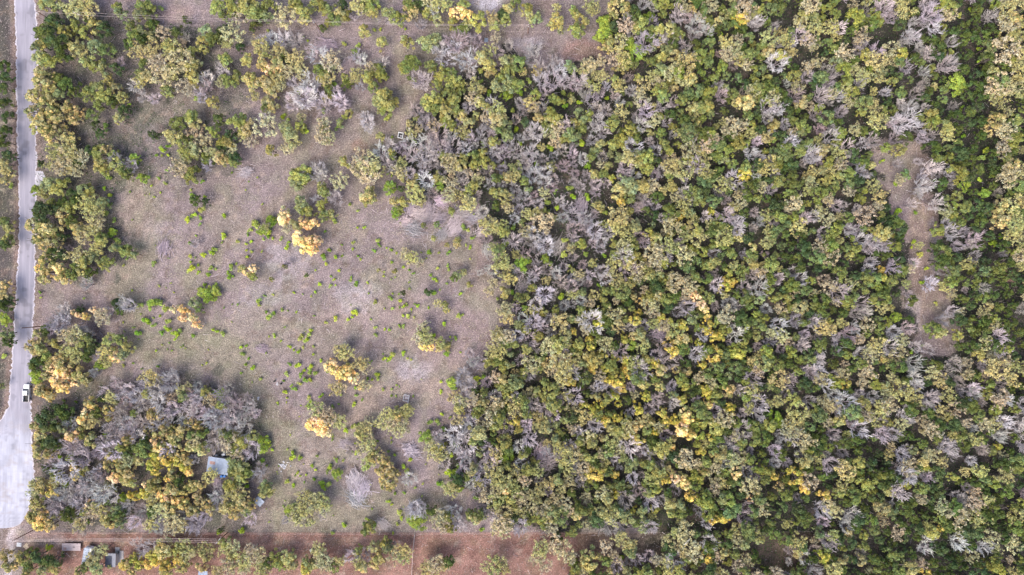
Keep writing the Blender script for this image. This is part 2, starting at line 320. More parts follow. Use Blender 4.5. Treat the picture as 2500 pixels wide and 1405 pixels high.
TREES = """
G 115,10,18;130,10;100,5;285,15;290,30;345,10,15;340,35,16;370,20;355,28;530,15,18;560,10,20;600,12,22;545,38;615,30,18;100,110,16;150,75,16;165,95,16;95,140,16;120,145,18;180,110,16;205,75,16;225,60,16;230,110,18;255,125,18;85,115;210,150,16;225,160;250,165;180,60
G 260,195;235,215,18;215,225,18;250,230,18;280,215;295,235;240,255;220,280;285,285;145,230,16;315,65,16;345,75,18;325,90,18;370,85;410,110,18;465,165,18;470,190,18;355,185,16;340,180;405,220,16;470,125;475,150;350,155;500,75,16;515,90,16;490,100;495,115,10;550,145,16;600,145
G 555,195,16;575,185;515,245;430,300,18;420,330,20;440,345;460,285,16;470,300,16;455,340;515,320;575,300,20;600,310,16;590,330;540,345;555,350;650,33;655,10,16;710,10;735,25,18;740,48,16;725,10;765,10;785,12,16;800,20,16;815,42,16;830,30,16;845,35;800,50,10;890,10;905,12,16;910,27
G 950,35,18;970,42,16;1000,8,16;1010,15;1065,45;1045,30;1140,62,14;1128,68,14;1105,55;1165,45,18;1130,12;1235,45;1240,20;1210,60;890,72,14;865,125,8;930,103,13;990,100,15;1045,100,20;1065,90;775,170;790,178;785,192;840,190,10;805,225;800,214,10;795,240,10;650,250;660,256;645,262,10
G 925,165;900,190,16;925,180;910,210;905,178;935,185,10;940,240,24;925,245,18;955,250,16;940,267,15;850,275,9;830,300,10;700,315,18;710,335,18;730,305;790,315;930,335;1015,288,8;1005,160,24;985,165;1050,160,14;1180,140,18;1190,155,18;1235,150,16;1240,170;1240,200,18;1210,205,16;1225,188
G 1075,180,16;1100,180,16;1110,195,18;1065,205;1050,240,20;1040,250;1085,250,10;1060,260,16;1095,225,16;1105,240,16;1125,220;1115,265;1125,280;1090,275,18;1085,290,16;1100,305;1170,245;1180,255;1145,300;1215,290,20;1235,300,16;1205,345;1240,330;1220,320;1285,20,16;1290,35;1310,45,16;1260,5;1360,15,10;1360,50,18;1345,60,10;1370,70,10;1410,40;1410,70,18;1425,50;1400,25;1550,50,10;1555,65;1635,65,16;1650,75,16;1720,25;1765,20,10;1790,20,18;1795,35;1755,50
G 1265,150,18;1255,165;1255,205,16;1270,205;1390,160,15;1500,195;1350,240;1365,245;1395,240,10;1345,275,16;1360,290,16;1340,290;1415,270;1430,290,16;1405,300;1440,280;1395,325,16;1410,335;1380,340;1640,15,8;1660,82
G 8,400;15,420;5,440;10,540;20,555;15,585;240,375,18;255,365;240,400,16;250,412;275,380;280,400,16;295,420;310,425;455,375,18;475,365,16;470,425,18;455,435;565,395;115,450,18;135,460,16;150,445;105,470;200,460,16;215,465;120,500;165,505;245,495;240,580;250,590;280,605;315,615;325,620,10;300,612;200,640,16;180,650;225,630;250,645,13;262,637;170,670;195,665
G 730,495,16;735,510;755,515;720,550;785,500;790,525;810,520,10;660,365;730,430,22;715,425;745,420;725,445,16;740,440;785,460;790,469;840,395;955,370,9;958,380,9;985,435,10;960,490,10;975,510,10;985,490;1010,450;1080,380;1095,385;1125,390,16;1120,405;1155,380;1160,400;1180,375;1185,395;1155,455;1145,465;1225,470;1210,465;1240,430;1230,565
G 1035,550,7;1067,550,8;1102,515,8;1058,582,6;1092,597,6;1115,595,9;1117,585,8;1215,612,13;1117,670,10;1130,665,8;1107,680,8;1147,695,7;962,663,7;925,660,6;746,674,6;693,651,6;661,682,5;590,655,10;615,675,10
G 5,720;10,815;-4,945,8;470,740;485,755,10;90,815;95,850,16;100,835;110,870;200,835,16;215,825;135,840;265,835,16;290,830;295,865;310,850;355,965,12;325,1010,10;445,968,12;500,960;535,1298,6
G 85,860,14;175,1120;205,1145,8;305,1110;320,1180;465,1065;490,1060;555,1065;540,1060;570,1100;570,1130,16;590,1145,16;580,1160,16;600,1155;565,1150;595,1167;560,1190,18;580,1180;560,1205;545,1245;600,1250;70,1355;65,1385;100,1395;130,1390;205,1390;235,1390,16;220,1370,16;430,1345;545,1330;255,1270;285,1260;290,1280;280,1250
G 645,1190;640,1205;650,1200;890,1295;905,1290;675,1370,16;700,1365,16;690,1385;710,1380;750,1375;830,1370;815,1390;910,1340;940,1330;945,1342;870,1350;1075,1095;1157,1080;1095,1265;1100,1290;1150,1260;1170,1260;1240,1100;1085,745,8;1080,840;1090,847,10;1230,715;1235,840;1240,890;1215,885;1230,900;1225,945;1240,965;1235,950;1170,1000;1180,985;1165,1012;1120,1000;1370,1270,20;1285,805;2285,805,18;2300,812,14;2210,660,16;2212,425;2200,365,16
D 125,50,18;105,75,22;130,95,20;150,125,18;250,70,16;215,50;160,25,10;280,165;300,270;270,250;230,305,10;240,325,10;140,190;160,205,18;175,225;5,160;10,185;5,215;8,250;15,285;10,320;5,345;370,60;310,105;345,95;430,75;540,70;585,115,10;520,100;620,60;452,46,8;370,328;530,290;560,330;635,25;835,10;1030,10;1225,35;785,67,8;690,135,10;700,150,8;845,205
D 1500,60;1555,35;1550,20;1565,75;1395,230,8;1520,225,8;1285,300;15,380;10,595;185,400;215,365;98,400,8;175,470;180,490;95,500;105,520,22;90,515;150,495;170,540;145,575;150,620;125,618,16;215,665;505,385,16;540,360;575,385;475,490;500,492,8;920,385,8;978,460,8;1045,418,6;1210,500,10;2202,580,13
D 15,735;10,745;15,835;280,740,10;192,755,8;290,760;110,805;85,885;95,880;80,895;210,870;225,850;215,855;245,975,8;150,1005,20;120,1010,18;100,1020,16;160,1020;110,1035,18;130,1045;230,1010;120,1080,16;130,1090;105,1085;110,1145,10;130,1155;325,1095;350,1080;430,1175;160,1260,18;170,1250;370,1255;90,1360,16;110,1375,16;130,1370,16;1050,1250;655,1380;1095,1375;1045,712,9;983,716,6;1160,955,8;1205,955,5
D 2360,60;2380,90;2365,130;2385,180;2365,230;2390,260;2375,300;2400,330;2380,360;2350,400;2370,430;2390,500,16;2400,540,18;2385,560;2395,600;2410,640;2420,680;2430,720;2440,750;2455,790;2470,830;2480,870;1360,1320;1645,110;1700,110,16
T 175,15,22;200,10,22;215,25,18;195,28,16;590,35,16;195,125;365,115,16;340,125,18;370,135;390,150,16;425,130,18;440,155,20;400,185,22;385,165,18;420,180,16;345,200;455,215,16;400,80;445,105,10;565,80,20;555,105;540,200,10;620,235,10;475,320;610,345;500,350,16;695,38,18;870,10,16;885,20;1005,30,18;1045,5;1070,12,16;1090,8;1200,45;640,115,16;630,105;680,125,16;720,145,16;725,165;735,175;700,180;670,190,16;680,205
T 810,148,18;815,165,10;800,190;870,180;865,192,10;735,285,9;650,305,20;790,300;785,330,18;800,340;905,165,10;1195,125;1210,95,10;1155,210;1150,240;1215,270,16;1185,285;1130,325;1440,15,16;1450,25;1525,65,16;1690,20;1735,15,16;1820,25,20;1835,35;1770,105,16;1800,100;1515,105;1510,125;1500,145;1520,145;1310,175,10;1435,155;1465,150;1440,165,16;1455,180;1425,175;1470,185;1295,250,16;1305,265;1345,325;1355,345
T 135,370,16;165,360,18;180,380;150,390,20;125,400;165,410,16;200,385;145,415;190,415;440,410,18;450,395;520,375;565,365;210,500,18;235,500,16;225,515,16;200,580;225,550,16;240,540;230,570,16;240,605;130,610;190,625,16;230,615;700,360;828,445,16;880,395,20;905,400,20;895,425,20;915,415,16;875,415,16;975,420;1010,465;1015,480,16;1025,490;1100,400,16;1150,420;1165,440;1095,480;1110,475;1105,450;1140,500,16;1150,495;1235,480;1190,550,16;1205,560;1200,545;1225,555;1205,605,10;1225,640,18;1230,655,16;1245,680;1205,690,10;700,560,10
T 1005,630,12;990,620,10;1020,640,10;650,555,8;245,765;255,780;165,820,18;185,815,16;170,850,16;185,860;180,875;255,860;260,885;270,970;365,920,15;380,928,12;515,975;225,1030;475,1075;560,1085,16;580,1110;515,1160;575,1210,18;128,1180;85,1180;85,1200;370,1215;375,1230;370,1280;430,1275,18;440,1285;415,1290;230,1240;245,1245;225,1255,16;195,1280;450,1330;455,1345;465,1350;490,1345;505,1340;550,1340;570,1335;590,1370,18;605,1360;600,1385;570,1385;550,1385;530,1395;615,1345;635,1385;630,1350;640,1370;645,1395;250,1345
T 745,1215,16;765,1220,18;785,1225,16;790,1240;770,1230;730,1245,18;720,1260;745,1260,16;830,855;845,860;880,890,16;890,895;1035,800;1025,825;1045,830,13;1035,815;1070,740,8;780,1005;800,1015,16;770,995;820,1025;830,1032;950,1010;990,1010;995,1000;960,1035;930,1030;945,1040;985,1045;975,1050;895,1045;880,1050;900,1030,10;900,1070;885,1090;900,1090;900,1125;830,945;820,950;890,940;1055,1090;1065,1105,16;1080,1110;1095,1190;1105,1195;1220,1170,18;1235,1180;1215,1195;1070,1275;1080,1285;1075,1260;1225,1280,18;1230,1295;1215,1290;1240,1270;780,1350;790,1370,18;775,1340;800,1380;875,1375;975,1345;990,1345;965,1360;985,1360;1060,1375,18;1040,1385;1080,1380;1050,1400;1200,1385,18;1220,1375;1230,1395
T 1195,712,10;1230,765;1240,780;1235,750;1220,830,16;1205,845;1200,865;1215,815;1225,860;1240,820;1110,970;1125,980;1210,985;1215,1000;1120,1030;1175,1040;1325,545,20;1310,520;1510,530,22;1510,555,18;1530,570,16;1490,550;1520,600,16;1320,1340,20;1350,1330,20;1375,1345,18;1395,1360;1310,1365;1330,1380;1520,1315,20;1540,1330;1480,1335;1500,1360;1630,1320;1650,1300;1690,1345,20;1670,1350;1770,770,20;2110,530,18;2150,480;2145,500;2110,190,16;2060,130,18;2430,900,22;1280,1170;1310,1150;1265,1200;1290,1210;1320,1190;1345,1180;1370,1200;1300,1240;1270,1250;1340,1230;1380,1230;1390,1180;1255,1150
A 95,175,16;110,190,18;95,200,18;115,215,18;80,230,18;105,250,20;125,240,18;75,270,18;95,290,18;120,275,18;140,290,16;85,310,16;110,320,18;140,315,16;165,335,16;125,340,16;190,270;175,290;160,262;610,190,18;615,210;645,145,20;675,150,16;660,172;640,200,20;660,210,16;665,225;530,380,16;545,390;150,520,16;155,540;100,555,20;75,550,16;90,580,18;120,560;130,562,16;125,590,18;105,600;185,560,18;105,640,18;110,665;100,680;150,680,16;893,475,18;895,490;905,470;1480,115;1530,155;1515,165;1505,10,18;1525,15,16
A 75,845,16;130,880,16;145,890,16;150,870;115,895;185,915,16;200,925;210,935,8;110,920;95,960;90,950;115,965;215,985;195,1045,10;210,1035;260,1000;460,1030;475,1040;495,1045,8;400,1045;415,1048,10;80,1040;90,1065;110,1060;305,1075;265,1120;260,1140;300,1150;310,1155;290,1140;300,1175;385,1060,16;400,1055;395,1085;420,1110;440,1110;450,1125;430,1080;420,1070;420,1160;485,1100,15;365,1190;370,1200;380,1180;450,1200;465,1190;440,1200;480,1215;485,1225;500,1230;465,1250;480,1250;450,1240
A 590,1220,16;595,1240;560,1240,16;570,1260;580,1235;610,1235;85,1095;90,1110;115,1110;185,1140,16;95,1190,16;105,1200;85,1230,16;90,1245;70,1265;75,1270;115,1270;120,1285;205,1250;265,1275,16;15,1385,16;35,1380;50,1365,16;60,1400;310,1375;320,1395;395,1345,18;410,1350;400,1395;450,1375;440,1390;500,1360;490,1385;560,1360;760,1385;885,1390;920,1365,16;915,1380;1160,1270;835,872;970,1015;880,1065;910,1120;925,1110;935,1125;945,1140;930,1150;950,1155;935,1175;955,1180;960,1160;945,1190;1575,940,15;1090,757,8;1070,850,9;10,695,12;190,1400;5,1360
A 2465,25,24;2485,50,20;2460,60,20;2480,85,20;2450,130,26;2490,130,20;2490,170,20;2450,195,20;2430,210,24;2465,215,20;2440,240,20;2440,290,18;2485,300,20;2450,320,20;2430,312,16;2480,340,20;2460,430,22;2480,400,20;2450,500,20;2470,510,24;2440,520,16;2490,520,18;2450,540,20;2480,550,20;2470,575,18
O 1110,30;1125,26;1140,32;640,155;655,165;675,170;690,520;690,535;740,545;760,547;730,580,17;755,590,15;770,585;740,600,15;760,610,15;88,655,8;140,655;150,665;600,665,10;615,655,10;178,765,8;190,770,8;205,773,8;225,757,8;420,755,9;440,755,9;450,762,8;440,778,9;465,775,9;475,790,9;485,798,5;270,855,10;275,872,13;280,878,9;120,900;145,910;135,920;150,940;160,920;130,935;145,950;180,935,10;105,965,10;220,990;205,1010;200,1025;170,1065;180,1070
O 280,1125,10;285,1160;275,1170;380,1080;385,1095;455,1155,10;415,1170,8;405,1168,8;355,1185,9;395,1205;410,1215;400,1222;430,1225;445,1235;95,1275,15;90,1290;100,1265;215,1235,10;270,1285,9;800,895;812,890;820,905;845,905;850,915;860,925;835,915;825,922,9;880,945,8;1030,845,10;1050,850,9;770,1030;785,1035;760,1040;790,1045;780,1052;800,1060,9;1235,1200,10;1700,725,13;1715,740;1720,755;1730,770,10;1675,1010,16;1680,1025;1730,990;1740,1030,10;1670,1045;1555,1045;1670,1055,16;1690,1065;1640,1095;1800,1155,17;1665,1175,17;1680,1190;1650,1170;1835,1220,8;1660,685,7
Y 1440,830,10;1445,845;1560,765,10;1505,875,10;1530,880;1600,890;1540,920,10;1530,905;1465,990;1730,965;1725,950;1785,1000,15;1500,970;1760,820;1740,820;1615,775;1670,795;1785,690,15;1775,702;1710,1175;1505,1210;1770,1270;1745,1270;1625,1175;1560,1075,15;1540,1060;1740,1070;1715,1105;1690,1215,16;1545,1250,10;1895,1165,10;1655,530;1665,525;1740,515,10;180,1160;190,1155;380,1130;365,1140;375,1150;400,1120;430,1130;445,1140;410,1135;375,1115;330,1215,10;345,1210;320,1210,10;120,1205;300,1385;325,1365;335,1380;365,1360;385,1355;365,1380;375,1370;400,1385;415,1380;435,1370;745,1395;1470,870;1480,900;1490,930;1450,900;1520,950;1580,970;1620,1010;1600,1060;1480,1030;1560,1000;1510,1020
N 290,155;535,165;550,180;505,190,16;500,215,16;485,225;350,235;375,240;330,210;345,220,10;495,240,10;455,90,10;665,15;865,35;1060,25;1028,60,10;640,95;720,100,18;665,90;690,95,16;780,135,18;760,130;750,210,20;775,200,16;740,235,22;765,240,20;790,260,18;830,245,20;845,255;715,250,16;820,230;710,200;870,140;880,145;715,262;935,155;880,210,10;895,290;900,305;885,285,10;640,290,10;1030,200,20;1020,193;995,145,8;1115,100,20;1110,115;1145,95;1165,95;1075,130,16;1090,145,16;1075,118;1140,145,20;1155,140,16;1215,125;1200,260,18;1150,335;1055,335,16;1070,330,18;1040,350,16;1100,330;1200,330;1035,300;1050,290,10
N 1595,55;1655,40,20;1680,45;1700,60,20;1715,70;1730,75;1695,85;1835,50,18;1855,55;1845,60;1300,145,16;1320,160;1350,150;1360,157;1325,170;1320,195,16;1350,200,20;1370,180,16;1410,200,20;1405,210;1430,220,16;1430,235;1445,245;1455,265,18;1480,270,16;1465,300,18;1470,320,18;1450,310;1275,270;1300,310;1310,325,18;1290,330;1285,255;1500,235;1510,250;285,390;320,405;505,405;170,610,8;210,695;770,420,16;785,430;780,414;810,480;820,486;775,485;930,365,16;940,395,16;955,388;955,358,14;1005,380,16;1000,350;1025,388,18;1000,420;1045,375,18;1060,365,16;1080,355;1105,360,16;1045,440,16;1035,415;1230,375;1125,430
N 1295,370,18;1260,370,16;1290,385;1300,410;1305,430,16;1375,405;1325,445,16;1350,440;1255,455;1260,480;1345,460;1370,490;1525,410,16;1520,425;1600,370;1600,430;1615,420;1690,405,7;1670,441,8;1830,375,16;1850,385;1790,440,18;1810,460;1565,480;1575,495;1400,525,16;1425,530;1440,545;1400,560,16;1455,565,18;1300,570;1330,600,18;1255,590,18;1310,610;1280,585;1470,590;1525,620,20;1515,640;1560,580;1575,595;1440,670;1475,680;1370,690,16;1360,670;1740,620;1725,530;1815,620,10;1840,520;1855,545;1840,560;1190,580;1170,665,8;700,643,9;475,595,8
N 155,770,16;140,775;145,795,18;130,790;160,755;265,762,10;280,770;310,750;300,740;320,747;210,815;200,808;235,870,10;230,910,8;240,905,8;475,750,8;120,810,10;290,945;285,933;315,950,16;330,970,16;305,985;345,990,16;300,965;385,985,20;370,975;415,930,20;405,945;425,920;395,960;420,1000,16;430,1012;400,1020,16;375,1040;460,990,16;470,1005;485,1000;500,1010;450,1030;490,965;540,960;550,970;555,950;560,985;580,990;600,1000,16;615,990;620,1010;605,975;590,1020,16;570,1035;535,1035,16;545,1045;520,1005;480,975;325,1040;345,1030,16;310,1030,16;290,1015,16;300,1000;290,1040,16;270,1045;315,1045;260,960
N 185,1095,16;200,1085;205,1100;155,1090;180,1080;240,1105;245,1080;260,1085,16;280,1075;265,1060;335,1070,16;320,1065;300,1060;145,1205;165,1210;175,1200;210,1180,18;205,1192,16;215,1200;190,1215;180,1222;240,1160;250,1170;235,1150;120,1230;135,1240,18;150,1245;145,1230;130,1255;345,1245;355,1252;385,1290;400,1280;470,1280,16;475,1288;400,1265;240,1225;205,1288;315,1235;525,1215;535,1225;530,1197;610,1265;335,1325,10;365,1335;350,1345;640,1145;635,1156;855,1095;842,848,10;1000,1170;785,1255,10;700,1270,8;1085,1080,18;1070,1065;1110,1060,20;1130,1060;1140,1045;1140,1105;1130,1107;1130,1145,16;1140,1130;1155,1125;1180,1160,18;1190,1190;1165,1195;1150,1185;1010,1240,16;1025,1235;1000,1247;1030,1250;1090,1250;1110,1250;1115,1275;1125,1280;1180,1240;1185,1255,16;1200,1260;960,1330,9;860,1360;890,1355;1147,861,10;1155,885;1175,885;1135,925,18;1145,935;1130,910;1190,930;1140,970,16;1145,990,10;1150,955;1150,1035,16;1145,1020;1225,1050
N 1330,720,18;1310,740,16;1350,715;1305,785,20;1320,795;1265,820;1290,830,16;1305,850;1345,810;1340,775;1275,880;1800,810,20;1780,745,16;1800,752;1850,845;1620,850,16;1630,885,16;1655,870;1600,975,18;1465,940;1455,950;1450,1040,16;1300,990,16;1330,1000,16;1260,1010;1285,1035,16;1350,1015;1585,1000;1850,985,18;1860,1030;1815,1010;1640,940;1290,1075,18;1265,1090,16;1335,1100;1365,1110;1400,1130;1410,1145;1560,1105;1575,1100;1510,1140,8;1565,1160,8;1545,1165;1850,1165;1825,1150;1830,1100,10;1820,1265,16;1725,1275;1825,1240
N 2155,15,20;2170,30;2110,30;2260,10,18;2175,45;2255,55;2220,85,18;2235,90;2100,110;2095,125;2255,130;2270,130,16;2245,115;2320,105;2325,150;2310,160,18;2260,200;2250,210;2235,230;2225,260,18;2200,252;2195,300,22;2220,290,20;2175,300;2100,205;2015,170,10;2035,180;2025,200;2020,210;2025,250,10;2055,270,16;1970,190;2415,40,16;2275,330;2250,335;1990,375,22;2000,390;1975,385;2070,365,16;2080,395;2100,420,18;2110,425;2275,410,18;2290,420;2255,455,22;2245,470;2250,430;2285,500,18;2265,490;2320,570,16;2355,565;2130,590,18;2150,595,18;2165,600;2120,605;2120,660;2125,640;2085,560;1985,530;1890,540;1885,460;2380,625;2370,600;2275,695,18;2070,560;1900,680
N 2300,780,16;1900,795,16;1985,790;1995,780;1965,815;1960,845,18;1995,825;2005,880,16;2000,868;1975,910,16;1985,920;2035,915,10;2230,890,18;2235,920,18;2240,945;2225,905;2330,885,16;2170,850,16;2270,975,20;2265,990;2285,970;2310,910;2340,930;2380,950,16;2375,962;2090,980,18;2095,965;2130,970;1925,955;1975,980;2045,1000;2205,1010,16;2160,1015,10;2150,1035;2080,1030;1905,1065;1900,1090;1890,1100;1895,1130;1950,1110,10;2200,1110,16;2210,1100;2310,1090,20;2325,1085;2370,1125;2400,1100;2440,1065,16;2450,1055;2255,1160;2265,1165;2080,1255,20;2075,1265;2265,1330,18;2255,1340;2340,1215,16;2350,1222;2175,1230,8;1925,1370,8
L 395,22,10;317,255,6;258,308,12;480,240,10;915,75,7;928,73,5;655,77,6;740,92,5;752,100,5;840,108,7;875,112,8;870,133,9;990,72,4;1038,115,10;815,205,9;730,225,7;690,285,9;705,293,8;790,270,9;945,290,8;842,285,10;825,310,10;745,320,10;958,335,5;1010,345,8;1060,170,9;1080,160,7;1235,235;1195,225,10;1172,200,7;1475,65,18;1480,80,16;1465,90;1475,50;1585,40,14;1735,75;1760,90,10;1550,115,20;1555,130,20;1535,120;1570,125;1540,100;1482,240,8;1443,253,5;1280,645,18;1335,635;1478,520,8;1358,465,9;1315,358,6;1395,175,9
L 28,455,8;230,362,8;325,385;335,400,8;345,435,13;265,435,8;255,460,6;270,478,8;262,500,10;278,540,8;397,367,9;409,357,7;383,380,6;395,380,5;408,417,6;388,436,5;404,449,6;410,378,5;495,443,6;466,463,5;469,477,7;500,480,5;490,512,11;475,525,10;458,538,9;490,533,6;489,547,6;547,527,8;547,577,9;580,590,6;85,465;260,520,10;265,500,8;275,570;290,590,10;310,632,6;220,685,8;376,643,8;463,593,7;498,623,8;522,608,9;517,618,8;465,627,7;465,640,5;468,655,10;462,662,7;485,648,6;485,665,6;515,655,7;527,657,6;510,671,7;565,650,10;557,665,7;560,677,8;568,675,5;500,695,6;523,698,8;620,545,8;612,562,7;605,575,6;600,595,5;615,590,6;602,612,5;615,615,5;605,628,6
L 627,548,12;637,565,14;660,540;665,550,8;650,567,12;655,577,7;643,585,5;667,583,6;685,585,7;639,615,4;705,592,5;700,605,8;855,500,7;872,515,5;816,540,8;795,565,5;1023,369,9;950,455,15;960,467,10;965,520;1070,455;1118,445,5;1131,555,8;1142,562,6;1152,582,6;1148,606,5;1228,622,6;920,587,8;925,597,7;873,556,5;889,556,5;862,593,6;861,608,5;914,613,6;819,630,7;835,625,4;790,625,10;805,612,5;797,645,7;874,626,5;880,634,4;954,611,5;968,618,5;957,641,5;1028,617,4;1048,616,8;1072,617,5;1097,616,8;1030,638,7;985,652,6;999,660,5;1008,668,5;828,661,5;770,660,4;1095,660,6;1093,649,5;1070,655,6;1052,672,5;1060,682,6;1065,686,5;1092,694,5;817,683,5;808,675,4;781,695,6;807,698,6;869,692,7;897,691,4;855,686,4
L 10,780;10,870,8;98,715,6;100,727,4;205,729,4;500,715,14;520,715,14;510,730,13;490,705,8;530,705,8;325,740,6;345,745,10;370,745;390,738,11;405,752,10;350,780,8;360,785,8;373,795,8;392,772,6;410,785,9;430,815,10;395,815,8;410,805,10;440,805,8;427,828,7;473,820,8;325,800,4;334,812,10;520,805,5;545,815,8;530,810,5;590,848,6;600,845,5;592,865,7;606,877,5;600,890,5;615,900,8;240,895;255,897,9;302,893,5;85,915;90,930;80,908,9;155,977,5;185,982,4;525,960,10;540,965;565,990,8;440,980,8;380,1010,5;400,1012,8;260,1063,8;500,1082,8;345,1115,6;145,1115,10;165,1185,10;300,1220;295,1210,8;215,1275,8;610,1150,8;605,1188,8;535,1298,9;590,1295,9;120,1335,10
L 1058,820,7;1092,864,9;1113,826,6;1085,789,8;1120,773,8;1128,770,5;916,738,6;955,730,8;959,717,4;978,734,8;987,748,6;960,754,6;975,752,4;1020,748,5;1004,756,4;997,770,8;985,771,6;1011,775,4;992,741,4;1060,715,9;1124,717,5;1000,705,4;1046,752,4;862,762,9;870,766,7;860,775,6;850,780,5;820,776,8;795,787,6;690,757,7;655,775,10;650,762,6;668,765,8;630,735,9;632,745,7;645,722,5;667,720,4;770,712,5;670,822,7;757,817,8;760,807,6;750,830,8;765,845,5;740,848,5;735,825,9;765,865,5;708,847,6;718,855,5;727,860,7;784,881,5;708,890,6;728,891,8;743,904,7;760,895,8;770,912,9;755,910,8;735,915,8;700,913,8;745,928,8;757,928,8;733,938,7;720,950,8;710,943,5;697,957,7;700,971,4;638,926,6
L 915,800,6;918,818,6;939,804,4;951,806,5;985,796,6;975,795,6;906,780,4;960,865,10;952,875,8;938,875,6;985,862,7;995,875,4;1004,878,4;922,924,10;921,915,7;898,925,5;908,927,4;968,941,4;935,953,6;956,951,4;956,966,4;865,988,7;1077,932,5;1077,957,6;1078,1012,5;1050,1030,8;1068,1028,9;1100,1019,6;1085,1050,10;755,970,7;757,982,6;782,968,8;812,995,6;754,993,7;832,965,6;868,965,6;884,976,4;865,1040,9;877,1038,8;845,1052,8;872,1103,8;923,1078,5;955,1069,5;956,1080,4;914,1088,5;948,1103,6;963,1110,5;950,1118,5;1001,1122,7;897,1140,12;995,1152,10;985,1142,8;805,1142,9;808,1135,7;800,1150,7;823,1160,13;733,1117,7;715,1105,7;712,1118,10;703,1097,4;775,1113,6;822,1123,6;837,1125,5;762,1138,6;772,1148,5;727,1155,5;768,1172,6;787,1180,10;805,1182,10;790,1190,8;702,1175,7;716,1185,6;743,1177,4;640,1080,14;652,1082,12;640,1096,13;665,1099,5;637,1128,10;650,1138,5
L 705,1250;693,1238,5;715,1232,7;840,1284,8;813,1302,6;898,1270,7;915,1283,8;975,1250,8;980,1265,6;970,1281,6;960,1302,4;950,1225,7;955,1233,4;987,1204,5;1015,1191,5;965,1205,6;1040,1065,14;1030,1072,10;1047,1055,9;1102,1114,8;1095,1155,12;1115,1150;1120,1190;1070,1180,10;1235,1115,16;1225,1122;1160,1166,6;1162,1215,7;1020,1275,20;1005,1270;1032,1265;1175,1293,8;1215,730,6;1165,925,10;1170,937,9;1180,920,9;1103,935;1108,947,9;870,947,9;1540,845,15;1515,1363,11;1400,1375;2338,200,20;2350,212,14;2335,222;2390,150,10;2360,450,14;2405,475;2185,448,10;2155,393,8;2195,515,12;2245,623,9;2230,590,8;2225,605,6;2230,640,6;2290,677,5;2190,775;2225,860,8;1895,1020,15;1900,1035
L 2235,520,7;2262,655,6;2275,560,5;2250,690,7;2300,640,7;2215,690,6;2240,470,6;2285,740,6;2250,845,7
N 2225,500;2232,640,12;2300,660,12;2215,720,10;2262,850,12;2235,845,12;2320,760,12;2190,400,12;2240,395,10
T 2305,700,12;2245,600,8;2220,655,10;2195,440,12
L 1290,250,8;1330,230,7;1380,260,8;1310,400,8;1270,420,7;1400,480,8;1340,520,7;1290,520,7;1430,620,8;1390,650,7;1270,350,7;1420,350,7;1180,350,7;1230,400,7
"""
# ------------------------------------------------------------------ plant shapes
def leaves(centers, radii, counts, size, rg, tint=.22, up=.45, squash=.8, htint=.10, mix=0):
    """leaf sized quads spread over the outer half of each clump; tint = natural leaf to leaf variation"""
    vs, cs = [], []
    for c, r, n in zip(centers, radii, counts):
        d = rg.normal(size=(n, 3)); d /= np.linalg.norm(d, axis=1)[:, None]
        d[:, 2] = np.where(d[:, 2] < -.25, -d[:, 2], d[:, 2])
        p = c+d*r*(rg.uniform(.55, 1.08, n)[:, None])*np.array([1, 1, squash])
        nn = d*.8+rg.normal(size=(n, 3))*.55; nn[:, 2] += up; nn /= np.linalg.norm(nn, axis=1)[:, None]
        a = np.cross(nn, rg.normal(size=(n, 3))); a /= np.linalg.norm(a, axis=1)[:, None]; b = np.cross(nn, a)
        s = size*rg.uniform(.6, 1.35, n)[:, None]
        q = np.stack([p-a*s*.5, p+b*s*.38, p+a*s*.55, p-b*s*.38], 1)
        ct = rg.uniform(1-tint*.7, 1+tint*.7); ch = rg.uniform(-htint, htint)
        k = ct*rg.uniform(1-tint, 1+tint, n); h = ch+rg.uniform(-htint, htint, n)
        cc = np.stack([k*(1+h), k*(1+h*.15), k*(1-h*.9)], 1)
        if mix and rg.uniform() < mix: cc = cc*np.array([.60, .72, .60])  # duller olive clumps painted for crown parts the warm sun misses
        vs.append(q.reshape(-1, 3)); cs.append(np.repeat(cc, 4, 0))
    V = np.concatenate(vs); return V, np.arange(len(V)).reshape(-1, 4), np.concatenate(cs)

def sticks(segs, rg, tint=.2):
    """segs: list of (p0,p1,r0,r1) -> three sided tapered prisms"""
    p0 = np.array([s[0] for s in segs], float); p1 = np.array([s[1] for s in segs], float)
    r0 = np.array([s[2] for s in segs])[:, None]; r1 = np.array([s[3] for s in segs])[:, None]
    d = p1-p0; d /= np.linalg.norm(d, axis=1)[:, None]+1e-9
    a = np.cross(d, np.array([.31, .17, .93])); a /= np.linalg.norm(a, axis=1)[:, None]+1e-9; b = np.cross(d, a)
    V = []
    for p, r in ((p0, r0), (p1, r1)):
        for t in (0, 2.094, 4.189): V.append(p+(a*math.cos(t)+b*math.sin(t))*r)
    V = np.stack(V, 1); n = len(segs)
    base = np.arange(n)[:, None]*6
    F = np.concatenate([base+np.array([[0, 1, 4, 3]]), base+np.array([[1, 2, 5, 4]]), base+np.array([[2, 0, 3, 5]])])
    c = np.repeat(rg.uniform(1-tint, 1+tint, n), 6)[:, None]*np.ones(3)
    return V.reshape(-1, 3), F, c

